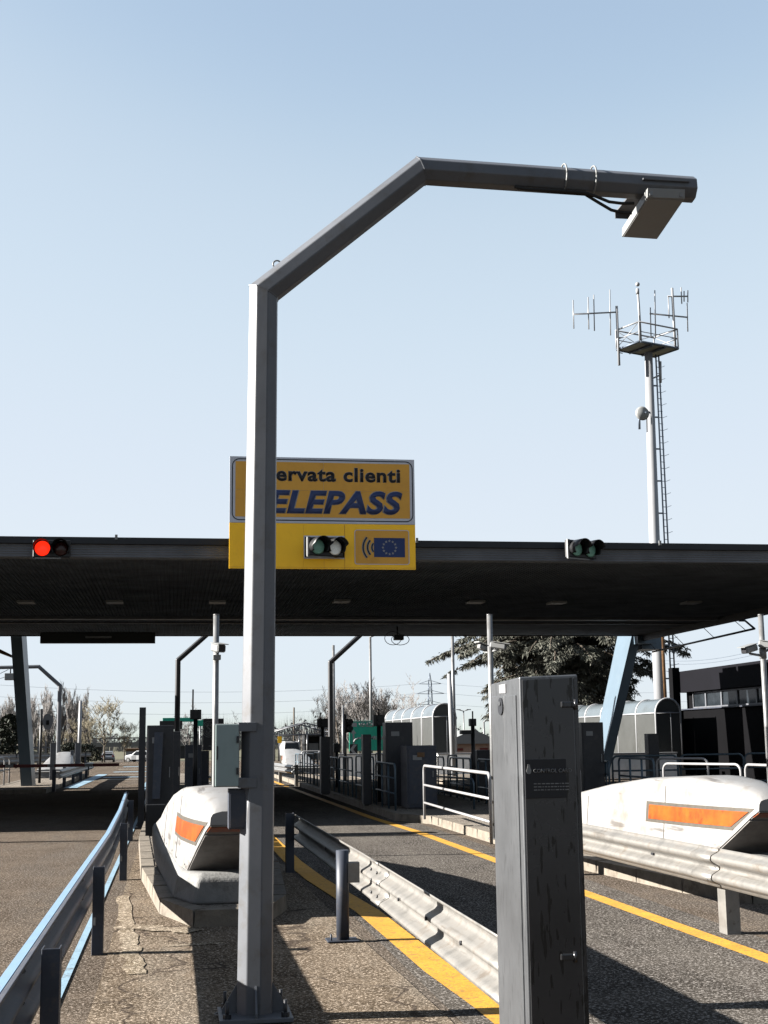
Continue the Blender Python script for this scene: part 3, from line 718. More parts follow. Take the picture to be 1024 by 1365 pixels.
gr_ = thing('guard_rail', 'weathered guard rail in front of the right hand bumper', 'guard rail', (4.5, 8, 0), 'steel guard rails')
wbeam([(4.62, 6.0), (4.46, 9.0), (4.42, 10.8), (4.36, 13), (4.28, 16.6)], .375, -1).build('beam', M['galv_worn'], gr_)
wbeam([(4.413, 10.75), (4.402, 11.15)], .375, -1, .008, .2).build('splice_plate', M['galv_worn'], gr_)
b = B()
for y in (10.82, 11.08):
    for zz in (.44, .53, .61): b.ball((4.40 - (.0 if zz == .53 else .07), y, zz), .013, (.6, 1, 1), 1)
for y in (12.2, 13.4, 14.4): b.box((4.365 - .01, y - .03, .52), (4.375, y + .03, .54), .003)
b.build('bolt', M['dark'], gr_)
for y in (10.85, 15.8):
    cpost(4.51, y, .56, .12, .16).build('post', M['galv_worn'], gr_)
    b = B(); b.box((4.40, y - .05, .45), (4.50, y + .05, .60), .004); b.build('spacer_block', M['galv'], gr_)

gf = thing('guard_rail', 'distant guard rail at the far end of the left lane', 'guard rail', (-3.8, 46, 0), 'steel guard rails')
wbeam([(-3.72, 46.5), (-3.75, 55), (-3.6, 64)], .40, 1).build('beam', M['galv_worn'], gf)
for y in (46.6, 51, 55.5, 60, 63.8): cpost(-3.85, y, .72, .12).build('post', M['post'], gf)
gq = thing('guard_rail', 'distant pale guard rail just right of the bent mast', 'guard rail', (2.4, 60, 0), 'steel guard rails')
wbeam([(4.2, 47.5), (3.8, 55), (3.6, 70)], .42, -1).build('beam', M['galv'], gq)
for y, x in ((47.7, 4.28), (52, 4.05), (58, 3.85), (65, 3.8)): cpost(x, y, .74, .12).build('post', M['galv_worn'], gq)

# ------------------------------------------------------------------ tube railings
def rounded(p0, p1, zb, zt_, r=.12, n=5):
    p0, p1 = V(p0), V(p1); d = (p1 - p0); L_ = d.length; d = d / L_
    pt = lambda s_, z: V((p0.x + d.x * s_, p0.y + d.y * s_, z))
    out = [pt(0, zb)]
    for i in range(n + 1):
        a = i / n * math.pi / 2; out.append(pt(r - r * math.cos(a), zt_ - r + r * math.sin(a)))
    for i in range(n + 1):
        a = i / n * math.pi / 2; out.append(pt(L_ - r + r * math.sin(a), zt_ - r + r * math.cos(a)))
    out.append(pt(L_, zb)); return out, pt, L_
def railing(p0, p1, label, mt, h=.98, zb=.13, rails=(.62, .30), r=.024, group='tube railings on the islands', posts=0, verticals=0):
    t = thing('railing', label, 'railing', (p0[0], p0[1], zb), group)
    path, pt, L_ = rounded(p0, p1, zb, zb + h, .13)
    b = B(); b.tube(path, r, 8); b.build('frame', mt, t)
    for q_ in rails:
        b = B(); b.tube([pt(.01, zb + q_), pt(L_ - .01, zb + q_)], r * .85, 8); b.build('cross_rail', mt, t)
    for i in range(posts):
        s_ = L_ * (i + 1) / (posts + 1); b = B(); b.tube([pt(s_, zb), pt(s_, zb + h)], r, 8); b.build('post', mt, t)
    return t
WR, BR = M['white_rail'], M['shade_rail']
railing((4.60, 25.0), (4.42, 18.9), 'white tube railing on the island left of the steel pillar', WR, .97)
railing((6.85, 22.6), (6.85, 26.6), 'white tube railing whose rounded end shows right of the steel pillar', WR, .97)
a_ = PY(884, 1016, 26); c_ = PY(987, 1019, 24.2)
railing((a_.x, a_.y), (c_.x, c_.y), 'white tube railing above the right hand bumper', WR, .92, rails=(.45,))
railing((c_.x + .05, 24.1), (10.6, 21.6), 'white tube railing cut by the right edge of the picture', WR, .92, rails=(.45,))
railing((9.9, 27.2), (10.6, 26.2), 'short white tube railing behind the right camera post', WR, 1.0, rails=(.55,))
k = 0
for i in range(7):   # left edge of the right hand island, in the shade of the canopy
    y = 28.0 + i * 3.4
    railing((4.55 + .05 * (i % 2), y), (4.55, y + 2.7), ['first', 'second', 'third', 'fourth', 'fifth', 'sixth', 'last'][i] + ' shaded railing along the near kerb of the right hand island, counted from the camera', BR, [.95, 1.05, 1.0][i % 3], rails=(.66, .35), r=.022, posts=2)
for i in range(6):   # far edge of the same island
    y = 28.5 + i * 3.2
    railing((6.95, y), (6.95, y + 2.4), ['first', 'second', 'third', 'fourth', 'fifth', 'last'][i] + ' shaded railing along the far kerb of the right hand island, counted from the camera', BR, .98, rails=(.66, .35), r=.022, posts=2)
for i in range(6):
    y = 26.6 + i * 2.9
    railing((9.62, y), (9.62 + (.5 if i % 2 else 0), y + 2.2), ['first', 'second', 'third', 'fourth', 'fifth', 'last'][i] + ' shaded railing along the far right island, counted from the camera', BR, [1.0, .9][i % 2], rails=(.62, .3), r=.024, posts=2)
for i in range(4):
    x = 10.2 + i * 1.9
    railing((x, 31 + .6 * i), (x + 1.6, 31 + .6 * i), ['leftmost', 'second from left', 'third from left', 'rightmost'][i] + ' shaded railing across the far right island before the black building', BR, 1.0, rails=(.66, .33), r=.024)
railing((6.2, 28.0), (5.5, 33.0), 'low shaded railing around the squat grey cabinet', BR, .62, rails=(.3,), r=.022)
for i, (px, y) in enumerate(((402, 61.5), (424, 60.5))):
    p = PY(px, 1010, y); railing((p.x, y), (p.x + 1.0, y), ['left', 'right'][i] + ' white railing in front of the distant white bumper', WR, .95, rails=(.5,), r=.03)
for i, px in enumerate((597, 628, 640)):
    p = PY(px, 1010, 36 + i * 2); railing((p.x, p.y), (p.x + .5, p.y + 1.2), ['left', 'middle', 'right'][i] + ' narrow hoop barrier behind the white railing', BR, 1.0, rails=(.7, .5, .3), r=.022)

# ------------------------------------------------------------------ canopy
CZ, CF, CBK, XR, XL = 5.30, 27.2, 48.6, 17.2, -34.0
cn = thing('toll_canopy', 'long dark flat canopy spanning all the toll lanes', 'canopy', (0, CF, 0))
b = B(); b.box((XL, CF + .30, CZ), (XR, CBK - .15, CZ + .22)); b.build('ceiling', M['canopy_under'], cn)
ztop = PY(512, 720.5, CF).z; zf = PY(512, 746.5, CF).z; zm = ztop - .14
b = B(); b.box((XL, CF, zf), (XR, CF + .295, zm - .004), .0); b.build('fascia', M['canopy_side'], cn)
b = B(); b.box((XL, CF - .06, zm), (XR, CF + .30, ztop), .01); b.build('edge_profile', M['canopy_top'], cn)
b = B(); b.box((XL, CF + .305, CZ + .225), (XR, CBK, ztop - .05)); b.build('roof', M['canopy_top'], cn)
b = B(); b.box((XL, CBK - .145, CZ - .03), (XR, CBK + .003, CZ + .223)); b.build('rear_fascia', M['canopy_top'], cn)
b = B(); b.box((XR + .003, CF, CZ - .22), (XR + .15, CBK, ztop - .02)); b.build('side_fascia', M['canopy_top'], cn)
b = B(); b.box((XL, 43.0, CZ - .05), (XR, 43.12, CZ - .003)); b.box((XL, 41.0, CZ - .09), (XR, 41.3, CZ - .003)); b.build('gutter_strip', M['canopy_side'], cn)
b = B()
for px in (155, 556, 880): 
    p = PY(px, 720, CF - .08); b.box((p.x - .025, CF - .085, ztop - .05), (p.x + .025, CF - .055, ztop + .05))
b.build('flashing_clip', M['pale'], cn)
for px, py_ in ((35, 801), (153, 801), (455, 800), (634, 801), (742, 802), (921, 802), (290, 801)):
    d = ray(px, py_); p = V((0, 0, EYE)) + d * ((CZ - EYE) / d.z)
    b = B(); b.box((p.x - .22, p.y - .30, CZ - .06), (p.x + .22, p.y + .30, CZ - .003), .01)
    lp = b.build('lamp', M['pale'], cn)
# leaning columns
def column(xb, xt, yc, dep, wid):
    z0, z1 = .13, CZ + .15
    b = B(); b.hexa([(xb - wid / 2, yc, z0), (xb + wid / 2, yc, z0), (xb + wid / 2, yc + dep, z0), (xb - wid / 2, yc + dep, z0),
                     (xt - wid * .5, yc, z1), (xt + wid * .5, yc, z1), (xt + wid * .5, yc + dep * 1.35, z1), (xt - wid * .5, yc + dep * 1.35, z1)])
    o = b.build('column', M['column'], cn); o['label'] = 'leaning pale blue column'
    return o
bl_, tl_ = PY(36, 1040, 48.7), PY(21, 855, 48.7)
column(bl_.x, tl_.x, 48.66, 1.25, .38)
br_, tr_ = PY(803, 1000, 48.7), PY(848, 855, 48.7)
column(br_.x, tr_.x + .05, 48.66, 1.3, .36)
b = B()
b.box((tr_.x + .24, 48.7, CZ - .50), (tr_.x + 1.0, 50.0, CZ - .02)); b.box((tr_.x - .1, 48.2, CZ - .33), (tr_.x + .6, 48.65, CZ - .035)); b.build('column_head', M['column'], cn)
b = B(); b.hexa([(tl_.x - .1, 48.7, CZ - .75), (tl_.x + .25, 48.7, CZ - .85), (tl_.x + .25, 49.9, CZ - .85), (tl_.x - .1, 49.9, CZ - .75), (tl_.x - 1.9, 48.7, CZ - .07), (tl_.x - 1.3, 48.7, CZ - .07), (tl_.x - 1.3, 49.9, CZ - .07), (tl_.x - 1.9, 49.9, CZ - .07)])
b.build('brace', M['rust'], cn)
pp = [PX(870, 869, XR + .6), PX(1006, 838, XR + .6)]
b = B(); b.tube(pp, .035, 8); b.tube([pp[1], pp[1] + V((-.3, 0, .25)), pp[1] + V((-.5, 0, .25))], .035, 8)
for k_ in (.05, .35, .65, .93):
    q_ = pp[0].lerp(pp[1], k_); b.tube([q_, V((XR + .1, q_.y, CZ - .05))], .012, 5)
b.build('drain_pipe', M['dark'], cn)
# dark board hung under the rear edge
a_, c_ = PY(54, 849, 47.2), PY(207, 857.5, 47.2)
hb = thing('hanging_board', 'black board hung under the rear edge of the canopy at the left', 'sign board', (a_.x, 47.2, c_.z))
b = B(); b.box((a_.x, 47.1, c_.z), (c_.x, 47.35, CZ - .005), .01); b.build('board', M['black'], hb)
p, q_ = PY(114, 848, 47.05), PY(149, 850.5, 47.05); b = B(); b.box((p.x, 47.04, q_.z), (q_.x, 47.09, p.z), .005); b.build('lamp', M['bright_white'], hb)
# dome camera under the canopy
p = PY(530, 850, 44); dc = thing('dome_camera', 'small camera with looped cables under the rear edge of the canopy', 'camera', (p.x, 44, CZ))
b = B(); b.tube([(p.x, 44, CZ - .06), (p.x, 44, p.z + .08)], .03, 8); b.build('stem', M['dark'], dc)
b = B(); b.box((p.x - .12, 43.9, p.z - .08), (p.x + .2, 44.15, p.z + .08), .02); b.build('housing', M['dark'], dc)
b = B(); b.tube([(p.x - .15 + .28 * math.cos(a), 44, p.z - .02 + .22 * math.sin(a)) for a in [k_ * math.pi / 8 for k_ in range(17)]], .012, 5)
b.tube([(p.x + .1 + .3 * math.cos(a), 44.05, p.z - .06 + .18 * math.sin(a)) for a in [k_ * math.pi / 8 for k_ in range(17)]], .012, 5); b.build('cable', M['dark'], dc)

# ------------------------------------------------------------------ traffic lights on the fascia
def signal(px0, px1, pyc, label, l_mat, r_mat, turn=0.0, Y=CF - .32):
    a_, c_ = PY(px0, pyc, Y), PY(px1, pyc, Y); cx_, w = (a_.x + c_.x) / 2, (c_.x - a_.x)
    h = w * .47; z = a_.z
    t = thing('traffic_light', label, 'traffic light', (cx_, Y, z - h / 2), 'traffic lights on the canopy fascia')
    Mt = Matrix.Translation((cx_, Y, z)) @ Matrix.Rotation(turn, 4, 'Z')
    def pt(x, y, z_): return Mt @ V((x, y, z_))
    def hx(b, x0, x1, y0_, y1, z0, z1): b.hexa([pt(x0, y0_, z0), pt(x1, y0_, z0), pt(x1, y1, z0), pt(x0, y1, z0), pt(x0, y0_, z1), pt(x1, y0_, z1), pt(x1, y1, z1), pt(x0, y1, z1)]); return b
    o = hx(B(), -w / 2, w / 2, .0, .13, -h / 2, h / 2).build('housing', M['black'], t)
    o.modifiers.new('b', 'BEVEL').width = .012
    b = hx(B(), -w / 2 - .015, -w / 2 + .05, .02, .06, -h / 2 - .02, h / 2 + .01); hx(b, -w / 2, w * .25, .02, .06, -h / 2 - .03, -h / 2 - .006); b.build('mounting_frame', M['pale'], t)
    b = hx(B(), -.06, .06, .13, .36, -.05, .05); b.build('bracket', M['dark'], t)
    for s_, mm in ((-1, l_mat), (1, r_mat)):
        cxl = s_ * w * .245; r = w * .205
        b = B(); b.loft([[pt(cxl + r * k_ * math.cos(a), -.02 - .03 * (1 - k_ * k_), .0 + r * k_ * math.sin(a)) for a in [q * math.pi / 12 for q in range(24)]] for k_ in (1, .8, .5, .15)], True, True)
        ln = b.build('lens', mm, t)
        b = B(); rings = []
        rr0, rr1 = r * 1.10, r * 1.16
        angs = [R(-35 + 250 * q / 20) for q in range(21)]
        outer, inner = [], []
        for yy in (-.0, -.18, -.30):
            cut = 1.0 if yy > -.15 else .82
            rings.append([pt(cxl + rr1 * math.cos(a), yy * (1 if math.sin(a) > .2 else .55), rr1 * math.sin(a)) for a in angs] + [pt(cxl + rr0 * math.cos(a), yy * (1 if math.sin(a) > .2 else .55), rr0 * math.sin(a)) for a in angs[::-1]])
        b.loft(rings, True, True); b.build('visor', M['black'], t)
    return t
signal(44, 94, 731, 'traffic light with its left lamp glowing red on the left of the canopy', M['red_lamp'], M['dark_lens'])
signal(409, 460, 729, 'unlit traffic light set in the cut out of the yellow sign', M['green_lens'], M['white_lens'], R(20), CF - .62)
signal(753, 801, 732, 'unlit traffic light with green lenses on the right of the canopy', M['green_lens'], M['green_lens'], R(26))

# ------------------------------------------------------------------ big sign
YS_ = CF - .36
a_, c_ = PY(306.5, 608, YS_), PY(554.5, 759.5, YS_); zd = PY(430, 698, YS_).z
X0, X1, Z1, Z0 = a_.x, c_.x, a_.z, c_.z
sg = thing('lane_sign', 'orange and yellow lane sign reading TELEPASS above the canopy edge', 'sign', ((X0 + X1) / 2, YS_, Z0))
def rrect(x0, x1, z0, z1, r, y, n=6):
    out = []
    for cx_, cz_, a0 in ((x1 - r, z1 - r, 0), (x0 + r, z1 - r, 90), (x0 + r, z0 + r, 180), (x1 - r, z0 + r, 270)):
        for i in range(n + 1):
            a = R(a0 + 90 * i / n); out.append(V((cx_ + r * math.cos(a), y, cz_ + r * math.sin(a))))
    return out
def ring(o_, i_, th=.003):
    b = B(); n = len(o_); d = V((0, th, 0)); vs = [[b.bm.verts.new(p) for p in l] for l in (o_, i_, [p + d for p in i_], [p + d for p in o_])]
    for k_ in range(4):
        for j in range(n): b.bm.faces.new((vs[k_][j], vs[k_][(j + 1) % n], vs[(k_ + 1) % 4][(j + 1) % n], vs[(k_ + 1) % 4][j]))
    return b
b = B(); b.box((X0, YS_, zd + .004), (X1, YS_ + .05, Z1)); b.build('upper_board', M['sign_white'], sg)
y1 = YS_ - .004
ring(rrect(X0 + .045, X1 - .035, zd + .05, Z1 - .04, .15, y1), rrect(X0 + .065, X1 - .055, zd + .07, Z1 - .06, .13, y1)).build('black_border', M['ink'], sg)
xm = X0 + (X1 - X0) * .503; b = B(); zmid = zd + (Z1 - zd) * .5
for xa, xb in ((X0 + .115, xm - .004), (xm, X1 - .105)):
    for za, zb in ((zd + .125, zmid - .003), (zmid, Z1 - .1)): b.box((xa, YS_ - .006, za), (xb, YS_, zb))
b.build('orange_panel', M['orange'], sg)
t1 = PY(533, 640, YS_); t0 = PY(330, 640, YS_)
zb1 = PY(450, 641.5, YS_).z; zb2 = PY(450, 683.5, YS_).z
xr1 = PY(533.5, 640, YS_).x; xl1 = PY(330, 640, YS_).x
for off, mm, yy in ((.040, M['bright_white'], -.010), (.024, M['ink'], -.014)):
    text('Riservata clienti', xl1, xr1, zb1, YS_ + yy, mm, sg, bold=off, height=.275, name='upper_lettering' if off == .024 else 'upper_lettering_outline', font_space=1.08)
xr2, xl2 = PY(536.5, 670, YS_).x, PY(331, 670, YS_).x
for off, mm, yy in ((.050, M['bright_white'], -.010), (.032, M['navy'], -.014)):
    text('TELEPASS', xl2, xr2, zb2, YS_ + yy, mm, sg, bold=off, height=.435, shear=.22, name='lower_lettering' if off == .032 else 'lower_lettering_outline', font_space=1.06)
# lower yellow board with the opening
fa, fb = PY(405, 714, YS_), PY(459.5, 745, YS_)
b = B()
for x0_, x1_, z0_, z1_ in ((X0, fa.x, Z0, zd), (fa.x, fb.x, fa.z, zd), (fa.x, fb.x, Z0, fb.z), (fb.x, X1, Z0, zd)):
    b.box((x0_ + .0015, YS_, z0_ + .0015), (x1_ - .0015, YS_ + .05, z1_ - .0015))
b.build('lower_board', M['gold'], sg)
b = B(); t_ = .012
for z_ in (Z0 + .03,): b.box((X0 + .01, YS_ - .005, z_), (X1 - .01, YS_, z_ + .006))
for x_ in (fb.x + .002, xm): b.box((x_, YS_ - .005, Z0 + .01), (x_ + .006, YS_, fb.z if x_ == xm else zd - .01))
b.build('seam', M['orange'], sg)
b = B(); b.box((fa.x - .02, YS_ + .052, fb.z - .02), (fb.x + .02, YS_ + .07, fa.z + .02)); b.build('opening_back', M['ink'], sg)
b = B(); b.box((fa.x, YS_ - .012, fb.z), (fa.x + .02, YS_ + .03, fa.z)); b.box((fa.x + .02, YS_ - .012, fb.z), (fb.x, YS_ + .03, fb.z + .02)); b.box((fa.x + .02, YS_ - .012, fa.z - .03), (fb.x, YS_ + .03, fa.z)); b.build('opening_frame', M['sign_white'], sg)
a_, c_ = PY(472.5, 706, YS_), PY(546, 753, YS_)
b = B(); b.prism(rrect(a_.x, c_.x, c_.z, a_.z, .05, YS_ - .005), (0, .005, 0)); b.build('pictogram_panel', M['orange'], sg)
ring(rrect(a_.x, c_.x, c_.z, a_.z, .05, YS_ - .009), rrect(a_.x + .014, c_.x - .014, c_.z + .014, a_.z - .014, .04, YS_ - .009)).build('pictogram_border', M['sign_white'], sg)
f0, f1 = PY(498.5, 717, YS_), PY(540, 743, YS_)
b = B(); b.box((f0.x, YS_ - .009, f1.z), (f1.x, YS_ - .004, f0.z)); b.build('flag_panel', M['flag'], sg)
b = B(); cf = (f0 + f1) / 2
for i in range(12):
    c = V((cf.x + .135 * math.cos(i * math.pi / 6), YS_ - .012, cf.z + .135 * math.sin(i * math.pi / 6)))
    b.prism([c + V((math.sin(k_ * math.pi / 5), 0, math.cos(k_ * math.pi / 5))) * (.032 if k_ % 2 == 0 else .013) for k_ in range(10)], (0, .003, 0))
b.build('star_ring', M['bright_white'], sg)
cw = PY(503, 730, YS_)
for rad in (.13, .22, .31):
    for mm, wd, yy in ((M['bright_white'], .028, -.009), (M['ink'], .013, -.013)):
        b = B(); an_ = [R(180 - 42 + 84 * q / 10) for q in range(11)]
        b.loft([[V((cw.x + .02 + (rad + s_ * wd) * math.cos(a), YS_ + yy + d_, cw.z + (rad + s_ * wd) * math.sin(a) * 1.0)) for s_, d_ in ((-1, 0), (1, 0), (1, .004), (-1, .004))] for a in an_])
        b.build('wave' if wd < .02 else 'wave_outline', mm, sg)
b = B()
for x in (X0 + .6, X1 - .6): b.box((x - .05, YS_ + .052, Z0 + .1), (x + .05, YS_ + .14, Z1 - .1)); b.box((x - .05, YS_ + .14, zf + .1), (x + .05, CF + .01, zf + .2))
b.build('support', M['mast'], sg)

# ------------------------------------------------------------------ camera posts in front of the canopy
def cam_body(b_par, p, yaw, pitch, L_=.34, w=.12, h=.12, white=None):
    Mt = Matrix.Translation(p) @ Matrix.Rotation(yaw, 4, 'Z') @ Matrix.Rotation(pitch, 4, 'X')
    def hx(b, x0, x1, y0_, y1, z0, z1): b.hexa([Mt @ V(q) for q in ((x0, y0_, z0), (x1, y0_, z0), (x1, y1, z0), (x0, y1, z0), (x0, y0_, z1), (x1, y0_, z1), (x1, y1, z1), (x0, y1, z1))]); return b
    o = hx(B(), -w / 2, w / 2, -L_ / 2, L_ / 2, -h / 2, h / 2).build('housing', M['pale'], b_par); o.modifiers.new('b', 'BEVEL').width = .018
    hx(B(), -w / 2 - .012, w / 2 + .012, -L_ / 2 - .06, L_ / 2 - .02, h / 2 + .003, h / 2 + .013).build('sun_shield', M['pale'], b_par)
    hx(B(), -w * .36, w * .36, -L_ / 2 - .006, -L_ / 2 + .004, -h * .36, h * .36).build('front_glass', M['ink'], b_par)
def cam_post(px, pyt, Y, label, z0=.13, r=.042, x=None):
    p = PY(px, pyt, Y)
    t = thing('camera_post', label, 'camera post', (p.x, Y, z0), 'round steel posts carrying cameras')
    b = B(); b.tube([(p.x, Y, z0), p], r, 14); b.tube([p, p + V((0, 0, .012))], r * 1.06, 14); b.build('pole', M['galv'], t)
    b = B(); b.tube([(p.x, Y, z0 + .002), (p.x, Y, z0 + .02)], r * 2.4, 14); b.build('base_flange', M['galv'], t)
    return t, p
t, p = cam_post(288.5, 820, 19.2, 'slim steel post with a camera left of the bent mast')
q_ = PY(289, 864, 19.05); cam_body(t, q_ + V((.02, -.05, .0)), R(20), R(8), .26, .13, .11)
b = B(); b.tube([(q_.x, 19.2 - .11, q_.z - .06), (q_.x, 19.09, q_.z - .17)], .035, 10); b.box((q_.x - .05, 19.05, q_.z - .16), (q_.x + .06, 19.16, q_.z - .09), .01); b.build('bracket', M['pale'], t)
t, p = cam_post(652.5, 820, 19.8, 'slim steel post with two cameras behind the steel pillar')
q_ = PY(664, 861, 19.7); cam_body(t, q_, R(68), R(10), .24, .1, .09); q2 = PY(645, 864, 19.9); cam_body(t, q2, R(-60), R(-15), .2, .09, .08)
b = B(); b.tube([(p.x, 19.8, q_.z - .08), q_ - V((0, 0, .06))], .018, 6); b.tube([(p.x, 19.8, q2.z - .08), q2 - V((0, 0, .05))], .018, 6); b.build('bracket', M['pale'], t)
t, p = cam_post(1014, 820, 19.5, 'slim steel post with two cameras near the right edge', .0)
q_ = PY(999, 865, 19.4); cam_body(t, q_, R(-58), R(12), .30, .12, .10); q2 = PY(1024, 860, 19.4); cam_body(t, q2, R(60), R(10), .28, .12, .10)
b = B(); b.tube([(p.x, 19.5, q_.z - .1), q_ - V((0, 0, .07))], .02, 6); b.tube([(p.x, 19.5, q2.z - .1), q2 - V((0, 0, .07))], .02, 6)
b.tube([(p.x, 19.5, q_.z - .14), (p.x, 19.5, q_.z + .02)], .055, 12); b.build('bracket', M['pale'], t)

# ------------------------------------------------------------------ smaller bent masts beyond the canopy
def far_mast(x, y, zk, run, s_, label, mt, arm=2.0, zt_=None):
    pts = [V((x, y, .13)), V((x, y, zk)), V((x + s_ * run, y, zk + run * .9)), V((x + s_ * (run + arm), y, zk + run * .9 - .04))]
    return octa_mast('bent_mast', pts, [.2, .18, .17, .16], label, 'distant bent masts', mt, base=False)
p = PY(237.5, 880, 49.5); far_mast(p.x, 49.5, p.z, 1.7, 1, 'shade-toned bent mast seen under the canopy left of the foreground mast', M['dark'])  # same design as the foreground mast, coloured dark to stand for shade
p = PY(440.5, 883, 49.5); far_mast(p.x, 49.5, p.z, 1.7, 1, 'shade-toned bent mast seen under the canopy right of the foreground mast', M['dark'])  # dark colour again stands for shade on the mast
p = PY(80, 914, 66); hm = far_mast(p.x, 66, p.z, 1.0, -1, 'pale bent mast with its arm pointing left beyond the left column', M['mast'], 2.2)
q_ = PY(14, 901, 66); ru = thing('reader_unit', 'small reader box hung from the distant bent mast at the left edge', 'reader unit', q_)
b = B(); b.box(q_ + V((-.25, -.2, -.2)), q_ + V((.22, .2, .12)), .02); b.build('casing', M['pale'], ru)
b = B(); b.tube([q_ + V((0, 0, .12)), q_ + V((0, 0, .45))], .03, 6); b.tube([q_ + V((-.25, 0, -.05)), q_ + V((-.55, 0, -.15)), q_ + V((-.5, 0, .1)), q_ + V((-.1, 0, .3))], .015, 5); b.build('hanger', M['mast'], ru)

# ------------------------------------------------------------------ machines, cabinets and signals under the canopy
def cabinet(px0, px1, pyt, Y, depth, label, mt, z0=.13, name='equipment_cabinet', cat='cabinet', extras=None, bev=.015):
    a_, c_ = PY(px0, pyt, Y), PY(px1, pyt, Y)
    t = thing(name, label, cat, ((a_.x + c_.x) / 2, Y, z0))
    b = B(); b.box((a_.x, Y, z0 + .03), (c_.x, Y + depth, a_.z), bev); b.build('casing', mt, t)
    b = B(); b.box((a_.x + .02, Y + .02, z0), (c_.x - .02, Y + depth - .02, z0 + .03)); b.build('plinth', M['black'], t)
    w = c_.x - a_.x
    b = B(); b.box((a_.x + w * .06, Y - .012, z0 + .1), (c_.x - w * .06, Y - .001, a_.z - .06), .003); d = b.build('door', mt, t)
    b = B(); b.box((c_.x - w * .16, Y - .03, z0 + (a_.z - z0) * .5), (c_.x - w * .12, Y - .012, z0 + (a_.z - z0) * .6), .003); sub(b, 'handle', M['galv'], d)
    if c_.x - a_.x > .3:
        b = B(); b.box((a_.x + w * .2, Y - .017, a_.z - .30), (a_.x + w * .5, Y - .012, a_.z - .2), .001); b.build('notice', M['pale'], t)
    return t, a_, c_
t, a_, c_ = cabinet(196, 232, 967, 23.5, .45, 'dark toll machine with a sloping front panel behind the left bumper', M['dark'], name='toll_machine', cat='toll machine')
p, q_ = PY(206, 976, 23.3), PY(218, 976, 23.3); pb, qb = PY(203, 1065, 23.1), PY(213, 1065, 23.1)
b = B(); b.hexa([(pb.x, 23.15, pb.z), (qb.x, 23.15, qb.z), (qb.x, 23.48, qb.z), (pb.x, 23.48, pb.z), (p.x, 23.3, p.z), (q_.x, 23.3, q_.z), (q_.x, 23.48, q_.z), (p.x, 23.48, p.z)]); b.build('front_panel', M['post'], t)
cabinet(230, 241, 975, 26, .5, 'narrow dark cabinet right behind the sloping toll machine', M['dark'])
p = PY(190.5, 943, 26.5); b = B(); cp = thing('channel_post', 'brown steel channel post standing left of the toll machine', 'post', (p.x, 26.5, 0))
cpost(p.x, 26.5, p.z, .12, .12).build('channel', M['dark'], cp); b = B(); b.box((p.x - .1, 26.4, .0), (p.x + .1, 26.6, .014)); b.build('base_plate', M['dark'], cp)
b = B(); b.box((-.4, 21.95, .138), (-.1, 22.15, .62), .01); tag(b.build('meter_box', M['black'], None, (-.25, 22.05, .138)), 'small black box on the kerb behind the left bumper', 'box')
cabinet(247, 269, 993, 33, .6, 'grey cabinet with a signal box behind it under the canopy', M['post'])
cabinet(268, 279, 1001, 34, .5, 'narrow grey cabinet stepped lower beside the wider grey cabinet', M['post'])
def box_signal(px, pyt, pyb, w, Y, label, ant=None, z0=.13, lens=False):
    a_, c_ = PY(px, pyt, Y), PY(px, pyb, Y); t = thing('lane_signal', label, 'signal', (a_.x, Y, z0))
    b = B(); b.tube([(a_.x, Y, z0), (a_.x, Y, c_.z + .05)], .05, 8); b.build('pole', M['black'], t)
    b = B(); b.box((a_.x - w / 2, Y - .08, c_.z), (a_.x + w / 2, Y + .12, a_.z), .015); b.build('housing', M['black'], t)
    for k_ in (.3, .7):
        b = B(); zc_ = c_.z + (a_.z - c_.z) * k_
        b.tube([(a_.x, Y - .14, zc_), (a_.x, Y - .081, zc_)], min(w, a_.z - c_.z) * .2, 12); b.build('visor', M['black'], t)
    if ant: q_ = PY(px + ant[0], ant[1], Y); b = B(); b.tube([(q_.x, Y, a_.z - .02), q_], .018, 6); b.build('aerial', M['black'], t)
    return t
box_signal(261, 946, 959, .26, 32, 'black square signal box on a pole left of the mast cabinet', (-3.5, 919))
box_signal(505, 953, 968, .27, 32, 'black square signal box in front of the green sign', (0, 945))
box_signal(430, 958, 970, .32, 40, 'black signal box left of the shaded bent mast', (-3, 950))
box_signal(449, 991, 1003, .2, 42, 'low black signal box right of the shaded bent mast')
t = box_signal(630, 958, 968, .16, 33, 'black two piece signal on a pole right of the arched shelter', (0, 948))
p = PY(620, 976, 33); b = B(); b.box((p.x - .12, 32.9, p.z - .05), (p.x + .16, 33.1, p.z + .05), .01); b.build('side_box', M['black'], t)
p = PY(460, 952, 45); sp_ = thing('traffic_light', 'small two lamp traffic light left of the green sign', 'traffic light', (p.x, 45, .13))
b = B(); b.tube([(p.x, 45, .13), p], .05, 8); b.build('pole', M['galv'], sp_)
for py_ in (963, 972):
    q_ = PY(464, py_, 45); b = B(); b.box(q_ + V((-.12, -.1, -.11)), q_ + V((.12, .1, .11)), .02); b.build('housing', M['black'], sp_)
    b = B(); b.tube([q_ + V((.05, -.3, .02)), q_ + V((.05, -.1, .02))], .09, 10); b.build('visor', M['black'], sp_)
cabinet(428, 440, 982, 37, .4, 'slim dark toll post beside the black signal box', M['dark'], name='toll_machine', cat='toll machine')
cabinet(484, 495, 979, 30.5, .3, 'slim dark bollard cabinet in front of the green sign', M['dark'])
cabinet(514, 550, 963, 30, .45, 'tall dark cabinet in front of the arched shelter', M['dark'])
t, a_, c_ = cabinet(542, 582, 994, 28.5, .8, 'squat blue grey cabinet with a brown label behind the white railing', M['post'])
p, q_ = PY(557, 1003, 28.4), PY(567, 1009, 28.4); b = B(); b.box((p.x, 28.47, q_.z), (q_.x, 28.487, p.z)); b.build('label_plate', M['rust'], t)
